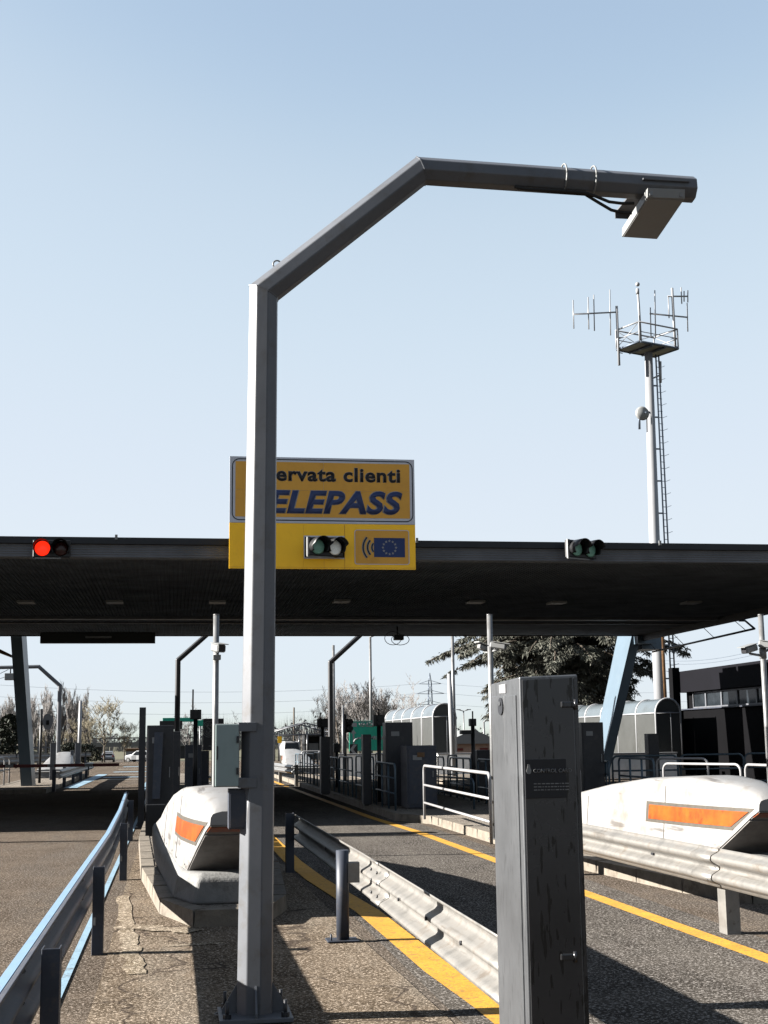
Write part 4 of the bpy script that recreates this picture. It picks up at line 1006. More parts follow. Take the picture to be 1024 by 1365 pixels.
cabinet(775, 804, 963, 30, .8, 'tall dark cabinet left of the right leaning column', M['dark'])
cabinet(864, 878, 978, 33, .3, 'short dark cabinet in front of the right arched shelter', M['dark'])
cabinet(636, 656, 1000, 34, .6, 'dark cabinet half hidden behind the steel pillar', M['dark'])
# board with round emblem
a_, c_ = PY(271, 958, 36), PY(298, 1000, 36)
eb = thing('emblem_board', 'dark board with a round white S emblem left of the mast cabinet', 'sign', ((a_.x + c_.x) / 2, 36, .13))
b = B(); b.box((a_.x, 36, c_.z), (c_.x, 36.08, a_.z), .005); b.build('board', M['dark'], eb)
b = B(); b.tube([((a_.x + c_.x) / 2, 36.12, .13), ((a_.x + c_.x) / 2, 36.12, a_.z)], .04, 8); b.build('pole', M['dark'], eb)
e0 = PY(278.5, 972, 35.98); 
for r_, w_ in ((.17, .012), (.13, .008)):
    ring([e0 + V((r_ * math.cos(k_ * math.pi / 12), 0, r_ * 1.25 * math.sin(k_ * math.pi / 12))) for k_ in range(24)], [e0 + V(((r_ - w_) * math.cos(k_ * math.pi / 12), 0, (r_ - w_) * 1.25 * math.sin(k_ * math.pi / 12))) for k_ in range(24)]).build('emblem_ring', M['pale'], eb)
text('S', e0.x - .07, e0.x + .07, e0.z - .1, 35.985, M['pale'], eb, 'emblem_letter', bold=.02)
b = B(); b.box((e0.x + .0, 35.99, c_.z + .1), (e0.x + .25, 35.998, c_.z + .12)); b.box((e0.x - .1, 35.99, c_.z + .42), (e0.x + .3, 35.998, c_.z + .43)); b.build('small_print', M['pale'], eb)

# barrier arm
ba = thing('barrier_arm', 'red and white barrier arm lowered across the left lane', 'barrier', (-6.0, 47.5, .13))
zl, zr = PY(0, 1021, 47).z, PY(160, 1020.5, 47).z
xa, xb = PY(-30, 1021, 47).x, PY(160, 1021, 47).x
segs = [(-30, 10, 'red'), (10, 21, 'white_rail'), (21, 66, 'red'), (66, 75, 'white_rail'), (75, 115, 'red'), (115, 125, 'white_rail'), (125, 160, 'red')]
for s0, s1, mm in segs:
    x0_, x1_ = PY(s0, 1020, 47).x, PY(s1, 1020, 47).x
    b = B(); b.box((x0_ + .002, 46.3, zl - .055), (x1_ - .002, 46.36, zl + .05), .008); b.build('arm_section', M[mm], ba)
b = B(); b.box((xa - .45, 46.1, .13), (xa + .0, 46.55, 1.1), .02); b.build('gate_housing', M['pale'], ba)
b = B(); p = PY(118, 1022, 46.3); b.tube([(p.x, 46.33, zl - .05), (p.x, 46.33, zl - .35)], .02, 6); b.build('tip_rest', M['dark'], ba)

# objects on the far left island
p = PY(55, 938, 60); ss = thing('round_sign', 'round road sign seen from behind on a dark pole at the left', 'road sign', (p.x, 52, .13))
p = PY(55.5, 945, 52); b = B(); b.tube([(p.x, 52, .13), p], .05, 8); b.build('pole', M['black'], ss)
q_ = PY(62, 962, 52); b = B()
b.loft([[q_ + V((.05 + .30 * math.cos(a) * .55, y_, .30 * math.sin(a))) + V((0, .30 * math.cos(a) * .8, 0)) for a in [k_ * math.pi / 12 for k_ in range(24)]] for y_ in (0, .03)]); b.build('disc', M['mast'], ss)
b = B(); b.box((p.x - .03, 51.93, q_.z - .12), (p.x + .3, 52.05, q_.z + .05), .02); b.build('bracket', M['black'], ss)
for i, (px, pt_, Y, w, lab) in enumerate(((71, 991, 56, .22, 'grey bollard left of the distant bent mast'), (104, 991, 62, .24, 'grey bollard below the thin white pole at the far left'), (96, 1001, 64, .14, 'thin pale bollard between two grey bollards'))):
    p = PY(px, pt_, Y); t = thing('bollard', lab, 'bollard', (p.x, Y, 0)); b = B(); b.box((p.x - w / 2, Y, .0), (p.x + w / 2, Y + w, p.z), .015); b.build('body', M['mast'], t)
    b = B(); b.box((p.x - w / 2 - .01, Y - .01, p.z + .001), (p.x + w / 2 + .01, Y + w + .01, p.z + .03), .005); b.build('cap', M['galv'], t)
for i, (px, Y) in enumerate(((5, 50), (12, 52))):
    p = PY(px, 1010, Y); railing((p.x - .5, Y), (p.x, Y + .3), ['outer', 'inner'][i] + ' pale hoop railing at the left edge behind the barrier arm', WR, .95, rails=(.5,), r=.03)

# ------------------------------------------------------------------ lamp posts / thin poles
def thin_pole(px, pyt, Y, r, label, mt, head=None, z0=None, lean=0):
    p = PY(px, pyt, Y); z0 = gz(Y) if z0 is None else z0; t = thing('lamp_post', label, 'pole', (p.x + lean, Y, z0))
    b = B(); b.tube([(p.x + lean, Y, z0), p], [r * 1.3, r], 8); b.build('pole', mt, t)
    if head == 'arm':
        b = B(); b.tube([p, p + V((.35, 0, .12))], r * .8, 6); b.build('arm', mt, t)
        b = B(); b.box(p + V((.3, -.12, .06)), p + V((.9, .12, .16)), .03); b.build('lamp_head', M['pale'], t)
    if head == 'ball':
        q_ = PY(px + 2.5, 957, Y); b = B(); b.ball(q_, .14); b.build('camera_dome', M['pale'], t)
    if head == 'double':
        for s_ in (-1, 1):
            b = B(); b.tube([p, p + V((s_ * .9, 0, .25))], r * .8, 6); b.box(p + V((s_ * .9 - .4, -.12, .2)), p + V((s_ * .9 + .4, .12, .34)), .03); b.build('lamp_arm', mt, t)
    return t
thin_pole(493.5, 849, 90, .085, 'thin lamp post rising behind the green sign', M['galv'], 'arm')
thin_pole(603, 845, 62, .075, 'tall thin pole in front of the arched shelter', M['galv'], 'ball')
thin_pole(599, 898, 52, .09, 'shorter white pole leaning beside the tall thin pole', M['tower'], None, lean=.1)
thin_pole(444.5, 860, 70, .07, 'thin pale pole close behind the shaded bent mast', M['galv'])
thin_pole(107.5, 934, 80, .09, 'thin white pole among the bare trees at the left', M['tower'])
thin_pole(645, 962, 150, .1, 'small distant lamp post right of the arched shelter', M['galv'], 'arm')
thin_pole(618, 948, 230, .1, 'small distant lamp post with two heads', M['galv'], 'double')
thin_pole(392, 943, 170, .1, 'bare distant pole above the open shed', M['bark'])
thin_pole(457, 940, 60, .045, 'very thin pole left of the green sign', M['galv'])

# ------------------------------------------------------------------ green direction sign
a_, c_ = PY(465.5, 961, 88), PY(523, 1001, 88)
gs = thing('direction_sign', 'green motorway sign reading VENEZIA with white arrows', 'road sign', ((a_.x + c_.x) / 2, 88, 0))
b = B(); b.box((a_.x, 88, c_.z), (c_.x, 88.08, a_.z), .01); b.build('board', M['green_sign'], gs)
b = B(); 
for f_ in (.15, .85): b.box((a_.x + (c_.x - a_.x) * f_ - .05, 88.1, 0), (a_.x + (c_.x - a_.x) * f_ + .05, 88.2, a_.z))
b.build('support', M['galv'], gs)
ring(rrect(a_.x + .02, c_.x - .02, c_.z + .02, a_.z - .02, .1, 87.99), rrect(a_.x + .06, c_.x - .06, c_.z + .06, a_.z - .06, .08, 87.99)).build('border', M['bright_white'], gs)
text('VENEZIA', a_.x + .62, a_.x + 1.75, a_.z - .38, 87.985, M['bright_white'], gs, bold=.03, height=.26)
text('MILANO', a_.x + 1.35, c_.x - .12, a_.z - 1.2, 87.985, M['bright_white'], gs, bold=.03, height=.22)
b = B(); b.prism(rrect(a_.x + .1, a_.x + .5, a_.z - .38, a_.z - .12, .03, 87.985), (0, .01, 0)); b.build('road_number_panel', M['bright_white'], gs)
def arrow(x, z, L_, d, par):
    d = V(d); n = V((-d.z, 0, d.x)); s = V((x, 87.985, z)); w = .055; h = s + d * (L_ - .25)
    b = B(); b.prism([s - n * w, s + n * w, h + n * w, h + n * .17, h + d * .25, h - n * .17, h - n * w], (0, .008, 0)); b.build('arrow', M['bright_white'], par)
arrow(a_.x + .28, c_.z + .15, 1.25, (0, 0, 1), gs)
b = B(); b.tube([(a_.x + .28, 87.98, a_.z - 1.35), (a_.x + .38, 87.98, a_.z - 1.2), (a_.x + .6, 87.98, a_.z - 1.1)], .05, 6); b.build('arrow_stem', M['bright_white'], gs)
arrow(a_.x + .6, a_.z - 1.1, .5, (1, 0, 0), gs)
p, q_ = PY(466, 992, 60), PY(477, 1006, 60)
ch = thing('chevron_sign', 'small black sign with a white chevron below the green sign', 'road sign', ((p.x + q_.x) / 2, 60, 0))
b = B(); b.box((p.x, 60, q_.z), (q_.x, 60.04, p.z)); b.build('board', M['ink'], ch)
b = B(); b.tube([((p.x + q_.x) / 2, 60.08, 0), ((p.x + q_.x) / 2, 60.08, p.z)], .03, 6); b.build('pole', M['galv'], ch)
zc_ = (p.z + q_.z) / 2; w = q_.x - p.x; h = p.z - q_.z
b = B(); b.prism([(p.x + w * .05, 59.985, zc_), (p.x + w * .5, 59.985, p.z - .02), (p.x + w * .9, 59.985, p.z - .02), (p.x + w * .45, 59.985, zc_), (p.x + w * .9, 59.985, q_.z + .02), (p.x + w * .5, 59.985, q_.z + .02)], (0, .01, 0)); b.build('chevron', M['bright_white'], ch)
# dark gantry boards far behind at left of mast
for i, (x0, x1, y0_, y1_, mm, lab) in enumerate(((213, 243, 961, 972, 'black', 'black overhead board seen from behind left of the emblem board'), (217, 262, 957, 962, 'green_sign', 'green strip sign above the black overhead board'), (262, 272, 960, 968, 'green_sign', 'small green sign left of the emblem board'))):
    p, q_ = PY(x0, y0_, 95 + i), PY(x1, y1_, 95 + i); t = thing('overhead_board', lab, 'sign', ((p.x + q_.x) / 2, 95 + i, 0))
    b = B(); b.box((p.x, 95 + i, q_.z), (q_.x, 95.1 + i, p.z), .01); b.build('board', M[mm], t)
    b = B(); b.tube([((p.x + q_.x) / 2, 95.17 + i, 0), ((p.x + q_.x) / 2, 95.17 + i, p.z - .03)], .06, 8); b.build('pole', M['galv'], t)

# ------------------------------------------------------------------ arched shelters
def shelter(px0, px1, pyt, Yf, n, bay, label, plinth=.35):
    a_, c_ = PY(px0, pyt, Yf), PY(px1, pyt, Yf); x0_, x1_ = a_.x, c_.x; w = x1_ - x0_; zt_ = PY((px0 + px1) / 2, pyt, Yf).z
    r = w / 2; ar = min(1.05, w * .55); zs = zt_ - ar; cx_ = (x0_ + x1_) / 2
    t = thing('arched_shelter', label, 'shelter', (cx_, Yf, 0), 'arched walkway shelters')
    b = B(); b.box((x0_ - .1, Yf, .0), (x1_ + .1, Yf + n * bay, plinth)); b.build('plinth', M['lime_concrete'], t)
    an_ = [math.pi * k_ / 14 for k_ in range(15)]
    arc = lambda y, d=0: [V((cx_ - (r + d) * math.cos(a), y, zs + (ar + d) * math.sin(a))) for a in an_]
    for i in range(n + 1):
        y = Yf + i * bay; b = B()
        b.tube([V((x0_, y, plinth))] + arc(y) + [V((x1_, y, plinth))], .042, 6); b.build('rib', M['tower'], t)
        if i < n:
            b = B(); b.loft([arc(y + .05, -.01), arc(y + bay - .05, -.01)], False, True, closed=False); b.loft([arc(y + .05, .0), arc(y + bay - .05, .0)], False, True, closed=False)
            b.build('roof_panel', M['poly'], t)
            for x_, nm in ((x0_, 'wall_panel'), (x1_, 'wall_panel')):
                b = B(); b.box((x_ - .01, y + .05, plinth + .05), (x_ + .01, y + bay - .05, zs - .04)); b.build(nm, M['poly_wall'], t)
    b = B()
    for x_ in (x0_, x1_):
        for z_ in (zs, plinth + .04, zs + ar * .55): b.tube([(x_ + (0 if z_ != zs + ar * .55 else (.12 * w if x_ == x0_ else -.12 * w)), Yf, z_), (x_ + (0 if z_ != zs + ar * .55 else (.12 * w if x_ == x0_ else -.12 * w)), Yf + n * bay, z_)], .03, 6)
    b.build('long_rail', M['tower'], t)
    # glazed front with a door rail
    b = B(); b.prism([V((x0_ + .04, Yf + .02, plinth))] + [p_ + V((0, .02, 0)) for p_ in arc(Yf, -.04)] + [V((x1_ - .04, Yf + .02, plinth))], (0, .012, 0)); b.build('end_panel', M['poly_wall'], t)
    b = B(); b.tube([(x0_, Yf, zs), (x1_, Yf, zs)], .03, 6); b.tube([(cx_ + w * .1, Yf, plinth), (cx_ + w * .1, Yf, zs)], .02, 6); b.build('cross_bar', M['tower'], t)
    return t
shelter(577, 607, 938, 56, 5, 2.6, 'arched glazed shelter beside the tall thin pole', .3)
shelter(873, 906, 931, 51, 6, 2.3, 'arched glazed shelter between the right column and the black building', .35)

# ------------------------------------------------------------------ black building on the right
bb = thing('toll_office', 'black clad single storey toll office at the right edge', 'building', (21.5, 45, 0))
xw = PX(909, 895, 21.0).x; Yf_ = PX(905, 893, 21.0).y; zt_ = PX(909, 895.2, 21.0).z; Yn = 34.0
pz0, pz1 = PX(925, 923.5, 21.0).z, PX(925, 945, 21.0).z
b = B(); b.box((21.0, Yn, 0), (29, Yf_, pz1 - .03)); b.build('lower_wall', M['cladding'], bb)
b = B(); b.box((20.92, Yn, pz0 + .05), (29, Yf_, zt_)); b.build('parapet', M['cladding2'], bb)
b = B(); b.box((21.25, Yn, pz1 - .029), (28.9, Yf_ - .1, pz0 + .049)); b.build('window_recess', M['cladding'], bb)
b = B(); p = PX(899, 890, 20.7); b.box((20.6, p.y, 0), (20.915, p.y + .45, p.z), .01); b.build('corner_column', M['cladding'], bb)
b = B(); b.box((20.9, Yn, pz1 - .028), (21.24, Yf_ - .3, pz1 + .02)); b.build('sill', M['post'], bb)
ys = [PX(x, 935, 21.2).y for x in (925, 942, 963, 984, 1010, 1038)]
for i in range(5):
    ya, yb = ys[i], ys[i + 1]; b = B()
    for z_ in (pz1 + .03, pz0 - .04): b.box((21.16, yb + .06, z_), (21.245, ya - .06, z_ + .06))
    for y_ in (ya - .06, yb): b.box((21.155, y_, pz1 + .03), (21.248, y_ + .06, pz0 + .02))
    fr = b.build('window', M['mast'], bb); b = B(); b.box((21.2, yb + .07, pz1 + .095), (21.22, ya - .07, pz0 - .045)); sub(b, 'pane', M['glass_dark'], fr)

# ------------------------------------------------------------------ antenna tower
TY = 70.0
ax = lambda px, py_: PY(px, py_, TY)
bt, tp = ax(884, 1000), ax(864.5, 470)
tw = thing('antenna_tower', 'tall white tubular antenna tower with a square platform behind the canopy', 'antenna tower', (bt.x, TY, 0))
b = B(); b.tube([(bt.x, TY, 0), (bt.x - .02, TY, 6.8), (tp.x, TY, tp.z)], [.36, .33, .22], 20); b.build('mast', M['tower'], tw)
b = B(); mid_ = ax(880, 860)
b.tube([(bt.x + .12, TY - .24, 0), (bt.x + .12, TY - .24, 6.9)], .13, 14); b.build('lower_casing', M['rust'], tw)
lad0, lad1 = V((bt.x + .62, TY, 1.0)), V((tp.x + .42, TY, tp.z - .1)); lo = V((.28, .1, 0))
b = B(); b.tube([lad0, lad1], .045, 5); b.tube([lad0 + lo * 1.0, lad1 + lo * .7], .045, 5)
n = 60
for i in range(n): 
    k_ = i / n; q_ = lad0.lerp(lad1, k_); b.tube([q_, q_ + lo], .018, 4)
    if i % 2 == 0: b.tube([q_ + lo, q_ + lo + V((.22, -.1, .08))], .012, 4)
for i in range(12): q_ = lad0.lerp(lad1, i / 12); b.box(q_ + V((-.45, -.03, -.04)), q_ + V((0.02, .03, .04)))
b.build('ladder', M['ladder'], tw)
# platform (square turned to the view)
pf = thing_pts = {}
fl_, fr_, bl2, br2 = ax(830, 476), ax(857, 466), ax(857, 452), ax(895, 457)
c0 = V((ax(863, 464).x, TY, ax(863, 466).z))
e1, e2 = V((1.32, .55, 0)), V((-.62, 1.45, 0))
cn4 = [c0 - e1 - e2 * .6, c0 + e1 - e2 * .6, c0 + e1 + e2 * .6, c0 - e1 + e2 * .6]
b = B(); b.prism([p_ for p_ in cn4], (0, 0, .09)); b.build('platform', M['galv'], tw)
b = B()
for i in range(4): b.tube([cn4[i] + V((0, 0, .02)), cn4[(i + 1) % 4] + V((0, 0, .02))], .07, 5)
for k_ in (.33, .66): b.tube([cn4[0].lerp(cn4[1], k_) - V((0, 0, .05)), cn4[3].lerp(cn4[2], k_) - V((0, 0, .05))], .06, 5)
b.build('platform_frame', M['ladder'], tw)
b = B()
for i in range(4):
    a_, c_ = cn4[i], cn4[(i + 1) % 4]
    b.tube([a_, a_ + V((0, 0, 1.15))], .045, 6); b.tube([a_ + V((0, 0, 1.15)), c_ + V((0, 0, 1.15))], .045, 6); b.tube([a_ + V((0, 0, .6)), c_ + V((0, 0, .6))], .028, 5); b.tube([a_ + V((0, 0, .1)), c_ + V((0, 0, 1.15))], .02, 5)
b.build('guard_frame', M['tower'], tw)
b = B(); b.tube([ax(855, 466), ax(852, 412), ax(850, 385)], .07, 8); b.ball(ax(850, 379), .13); b.tube([ax(850, 385), ax(850, 392)], .1, 8); b.build('beacon_pole', M['tower'], tw)
def yagi(label_name, boom0, boom1, els, pole=None, r=.035):
    b = B(); b.tube([ax(*boom0), ax(*boom1)], .045, 6)
    for x, y0_, y1_ in els: b.tube([ax(x, y0_), ax(x + (1 if y1_ - y0_ > 20 else 0), y1_)], r, 5)
    if pole: b.tube([ax(*pole[0]), ax(*pole[1])], .075, 6)
    b.build('antenna', M['tower'], tw)
yagi('a', (764, 419), (824, 416), [(764, 400, 438), (784, 396, 439), (791.5, 393, 441), (813, 386, 447)], ((822, 408), (825.5, 487)))
yagi('b', (866, 418), (917, 423), [(867, 410, 450), (873, 387, 450), (891, 396, 424), (916, 404, 442)], ((896, 384), (900.5, 467)))
yagi('c', (890, 395), (917, 395), [(908, 383, 405), (912, 388, 402), (917, 387, 403)])
b = B(); b.tube([ax(825, 450), ax(830, 450)], .03, 5); b.tube([ax(825, 470), ax(830, 471)], .03, 5); b.tube([ax(894, 452), ax(901, 450)], .03, 5); b.build('antenna_clamp', M['ladder'], tw)
b = B(); b.tube([ax(862, 508), ax(880, 500)], .05, 6); b.tube([ax(880, 482), ax(880.5, 510)], .085, 8); b.build('panel_antenna', M['tower'], tw)
dcn = ax(853.5, 553) + V((0, -.5, 0)); b = B()
b.loft([[dcn + V((.40 * k_ * math.cos(a), .16 * (k_ * k_), .40 * k_ * math.sin(a))) for a in [q * math.pi / 12 for q in range(24)]] for k_ in (1, .75, .45, .1)], True, True); b.build('dish', M['pale'], tw)
b = B(); b.tube([ax(852, 545), ax(852.5, 572)], .07, 8); b.tube([dcn + V((.1, -.1, 0)), ax(866, 549)], .05, 6); b.build('dish_bracket', M['ladder'], tw)

# ------------------------------------------------------------------ vegetation
def bare_tree(seed, H_, spread, levels=4, up=.5, trunk_r=.16, twig=.018, kids=5, m_=None, name='bare_tree'):
    rnd = random.Random(seed)
    tb, cb_ = B(), B()
    def seg(b, p, q_, r0, r1, n):
        d = (q_ - p).normalized(); u = d.cross(V((.3, .9, .2))).normalized(); w = d.cross(u)
        a = [p + (u * math.cos(2 * math.pi * k_ / n) + w * math.sin(2 * math.pi * k_ / n)) * r0 for k_ in range(n)]
        c = [q_ + (u * math.cos(2 * math.pi * k_ / n) + w * math.sin(2 * math.pi * k_ / n)) * r1 for k_ in range(n)]
        va = [b.bm.verts.new(x) for x in a]; vc = [b.bm.verts.new(x) for x in c]
        for k_ in range(n): b.bm.faces.new((va[k_], va[(k_ + 1) % n], vc[(k_ + 1) % n], vc[k_]))
    def grow(p, d, L_, r, lv):
        n = 4 if lv < 2 else 3; pts = [p]; dd = d
        for i in range(n):
            dd = (dd + V((rnd.uniform(-1, 1), rnd.uniform(-1, 1), rnd.uniform(-.6, 1))) * (.10 if lv == 0 else .2)).normalized()
            q_ = pts[-1] + dd * (L_ / n); r1 = max(twig * .6, r * (1 - (i + 1) / n * .72)); r0 = max(twig * .7, r * (1 - i / n * .72))
            seg(tb if lv == 0 else cb_, pts[-1], q_, r0, r1, 7 if lv == 0 else (4 if lv == 1 else 3)); pts.append(q_)
        if lv >= levels: return
        nk = kids + (3 if lv == 0 else 0)
        for i in range(nk):
            k_ = rnd.uniform(.28 if lv == 0 else .2, 1.0); j = min(int(k_ * n), n - 1); f = k_ * n - j
            q_ = pts[j].lerp(pts[j + 1], f); a = rnd.uniform(0, 2 * math.pi)
            side = V((math.cos(a), math.sin(a), 0)) * spread
            nd = (dd * .55 + side + V((0, 0, up + rnd.uniform(-.15, .25)))).normalized()
            grow(q_, nd, L_ * rnd.uniform(.42, .62), r * (1 - k_ * .6) * .55, lv + 1)
    grow(V((0, 0, 0)), V((0, 0, 1)), H_ * .68, trunk_r, 0)
    return tb, cb_
trees = {}
def make_tree(key, label, cat, loc, group, seed, H_, spread, m_, **kw):
    t = thing('bare_tree', label, cat, loc, group)
    tb, cb_ = bare_tree(seed, H_, spread, **kw)
    off = V(loc)
    for b in (tb, cb_):
        for v in b.bm.verts: v.co += off
    tb.build('trunk', M['bark'], t); cb_.build('crown', m_, t); return t
POP = 'tall slender bare tree in the row behind the left lane'
gl1 = 'bare trees beyond the plaza at the left'
tA = make_tree('a', 'broad bare tree with thin buds beside the small silver car', 'tree', (-7.3, 152, gz(152)), gl1, 11, 7.0, .85, M['bare_olive'], levels=4, kids=5, twig=.026, trunk_r=.13)
tB = make_tree('b', POP, 'tree', (-14.5, 172, gz(172)), gl1, 21, 7.2, .30, M['bare'], levels=4, kids=5, up=.95, twig=.024)
tC = make_tree('c', POP, 'tree', (-16.5, 176, gz(176)), gl1, 22, 7.8, .28, M['bare'], levels=4, kids=5, up=1.0, twig=.024)
rnd = random.Random(4)
for i in range(44):
    src = (tB, tC, tB, tC, tA)[i % 5]
    x = -25 + i * .33 + rnd.uniform(-.4, .4)
    y = 172 + rnd.uniform(-12, 22)
    dup(src, (x, y, gz(y)), POP if src is not tA else 'broad bare tree mixed into the slender row behind the left lane', rnd.uniform(0, 6.28), rnd.uniform(.75, 1.0) * (.72 if src is tA else 1))
for x, y, s_ in ((-5.6, 165, .7), (-9.6, 158, .75)): dup(tA, (x, y, gz(y)), 'smaller broad bare tree close to the tree by the silver car', rnd.uniform(0, 6), s_)
gl2 = 'bare trees behind the green sign'
tD = make_tree('d', 'bare bushy tree in the clump behind the green sign', 'tree', (PY(480, 960, 150).x, 150, gz(150)), gl2, 31, 7.6, .7, M['bare'], levels=4, kids=5, twig=.026)
for px, y, s_ in ((455, 148, .92), (468, 156, 1.0), (492, 152, .98), (503, 146, 1.0), (515, 150, .85), (525, 155, .75), (441, 150, .75), (425, 158, .6), (535, 160, .7), (485, 160, 1.08), (448, 160, .9), (510, 160, 1.0)):
    dup(tD, (PY(px, 960, y).x, y, gz(y)), 'bare bushy tree in the clump behind the green sign', rnd.uniform(0, 6), s_)
tE = make_tree('e', 'taller open bare tree left of the arched shelter', 'tree', (PY(549, 960, 140).x, 140, gz(140)), None, 43, 6.3, .75, M['bare'], levels=4, kids=4, twig=.026)
for px, y, s_, lab in ((309, 150, .62, 'bare tree rising behind the cabinet on the mast'), (252, 140, .72, 'bare tree behind the black square signal box'), (276, 165, .6, 'low bare tree behind the emblem board'), (394, 170, .62, 'bare tree behind the open shed, left one'), (404, 185, .62, 'bare tree behind the open shed, right one')):
    dup(tE, (PY(px, 960, y).x, y, gz(y)), lab, rnd.uniform(0, 6), s_)
# cedar
def cedar():
    rnd = random.Random(8); cx_, cy_ = PY(748, 900, 78).x, 78.0
    t = thing('cedar_tree', 'big grey green cedar with drooping branches behind the right half of the canopy', 'tree', (cx_, cy_, 0))
    tr = B(); tr.tube([(cx_, cy_, 0), (cx_ + .1, cy_, 4), (cx_, cy_, 8), (cx_ + .1, cy_, 11.4)], [.42, .34, .22, .05], 10)
    fo = B(); lb_ = B()
    prof = [(2.2, 3.4), (3.5, 4.6), (4.8, 5.2), (5.8, 6.4), (6.8, 7.6), (8.0, 6.7), (9.4, 4.6), (10.6, 2.6), (11.4, .9)]
    def rad(z):
        for (a, ra), (c, rc) in zip(prof, prof[1:]):
            if a <= z <= c: return ra + (rc - ra) * (z - a) / (c - a)
        return .8
    def tuft(p, d, L_, w):
        s_ = d.cross(V((rnd.uniform(-1, 1), rnd.uniform(-1, 1), rnd.uniform(-.3, .3)))).normalized() * w
        q_ = p + d * L_
        vs = [fo.bm.verts.new(x) for x in (p - s_ * .4, p + d * L_ * .45 - s_, q_, p + d * L_ * .5 + s_)]
        fo.bm.faces.new(vs)
    for i in range(225):
        z = rnd.uniform(2.4, 11.2); a = rnd.uniform(0, 2 * math.pi); Rr = rad(z) * rnd.uniform(.68, 1.06)
        d = V((math.cos(a), math.sin(a), 0)); pts = []
        for k_ in range(9):
            u = k_ / 8; pts.append(V((cx_, cy_, z)) + d * Rr * u + V((0, 0, .55 * math.sin(u * 2.2) - 1.15 * u * u * u)) + V((-d.y, d.x, 0)) * math.sin(u * 4 + i) * .15)
        lb_.tube(pts, [.10 * (1 - k_ / 9) + .015 for k_ in range(9)], 5)
        for s_ in range(int(34 * Rr / 5)):
            u = rnd.uniform(.22, 1.0); j = min(int(u * 8), 7); p = pts[j].lerp(pts[j + 1], u * 8 - j)
            wid = (.25 + 1.15 * math.sin(min(u * 1.05, 1) * math.pi)) * rnd.uniform(.5, 1)
            sd_ = V((-d.y, d.x, 0)) * rnd.choice((-1, 1)); bd = (sd_ + d * rnd.uniform(.2, .9)).normalized()
            e_ = p + bd * wid + V((0, 0, -.22 * wid))
            for w_ in range(20):
                f = rnd.uniform(0, 1); c = p.lerp(e_, f) + V((rnd.gauss(0, .08), rnd.gauss(0, .08), rnd.gauss(0, .05)))
                dn = V((rnd.gauss(0, .45), rnd.gauss(0, .45), -.75 + rnd.uniform(-.5, .65))) + bd * .35
                tuft(c, dn.normalized(), rnd.uniform(.16, .42), rnd.uniform(.02, .045))
    tr.build('trunk', M['bark'], t); lb_.build('limbs', M['bark'], t); fo.build('crown', M['cedar'], t)
cedar()
# dark evergreen bushes
def bush(px, Y, h, w, label, m_='bush', seed=1, n=1500):
    rnd = random.Random(seed); x = PY(px, 990, Y).x; z0 = gz(Y); t = thing('bush', label, 'bush', (x, Y, z0))
    b = B(); b.tube([(x, Y, z0), (x, Y, z0 + h * .6)], [.1, .04], 6); b.build('stem', M['bark'], t)
    b = B()
    for i in range(n):
        a, r_, zz = rnd.uniform(0, 6.28), rnd.random() ** .5, rnd.random()
        rr2 = w * r_ * math.sqrt(max(.05, 1 - (zz * 1.6 - .6) ** 2)) * (1 + .25 * math.sin(3 * a + zz * 7))
        p = V((x + rr2 * math.cos(a), Y + rr2 * math.sin(a), z0 + .1 + zz * h)); s_ = .09 * h ** .5
        n1 = V((rnd.gauss(0, 1), rnd.gauss(0, 1), rnd.gauss(0, 1))).normalized(); n2 = n1.cross(V((0, .3, 1))).normalized()
        b.face([p - n1 * s_, p - n2 * s_ * .6, p + n1 * s_, p + n2 * s_ * .6])
    b.build('leaves', M[m_], t)
bush(11, 95, 3.4, 1.1, 'dark evergreen bush at the left edge behind the barrier arm', seed=3)
bush(94, 120, 1.6, 1.4, 'dark rounded bush left of the white pole', seed=4)
bush(112, 122, 1.5, 1.6, 'dark low bush right of the white pole', seed=5)
bush(124, 215, 1.6, 2.0, 'brown green bush at the far end of the left lane', 'ground', seed=6, n=900)
# grassy banks
def bank(x0, x1, y0_, y1_, h, label, seed):
    rnd = random.Random(seed); nx, ny = 30, 8; b = B(); g = []
    for j in range(ny + 1):
        row = []
        for i in range(nx + 1):
            u, v_ = i / nx, j / ny; y = y0_ + (y1_ - y0_) * v_
            z = gz(y) - .1 + h * min(1, math.sin(math.pi * u) * 2.2) * min(1, math.sin(math.pi * v_) * 1.6) * rnd.uniform(.85, 1.05)
            row.append(b.bm.verts.new((x0 + (x1 - x0) * u, y, z)))
        g.append(row)
    for j in range(ny):
        for i in range(nx): f = b.bm.faces.new((g[j][i], g[j][i + 1], g[j + 1][i + 1], g[j + 1][i])); f.smooth = True
    struct(b, 'embankment', M['ground'], label, 'embankment')
bank(-30, -11.5, 128, 165, 1.5, 'low grassy bank beyond the left lane', 1)
bank(24, 90, 105, 150, 2.4, 'grassy bank beyond the plaza at the right', 2)
# far woods: one mass
rnd = random.Random(12); b = B()
for i in range(16000):
    x = rnd.uniform(-330, 420); y = 420 + rnd.uniform(-30, 60); h = (8.5 + 2.5 * math.sin(x * .05) + 1.5 * math.sin(x * .17)) * rnd.uniform(.5, 1.1); dx = rnd.uniform(-.5, .5)
    z0 = gz(y); w = rnd.uniform(.05, .16)
    b.face([(x, y, z0), (x + w, y, z0), (x + dx, y + rnd.uniform(-.5, .5), z0 + h)])
    if i % 2: p = V((x + dx * .6, y, z0 + h * rnd.uniform(.3, .75))); b.face([p, p + V((rnd.uniform(.5, 1.4), 0, rnd.uniform(-.2, .8))), p + V((.2, .1, rnd.uniform(.5, 1)))])
struct(b, 'woods', M['bare'], 'grey line of distant leafless woods on the horizon', 'woods', 'stuff')

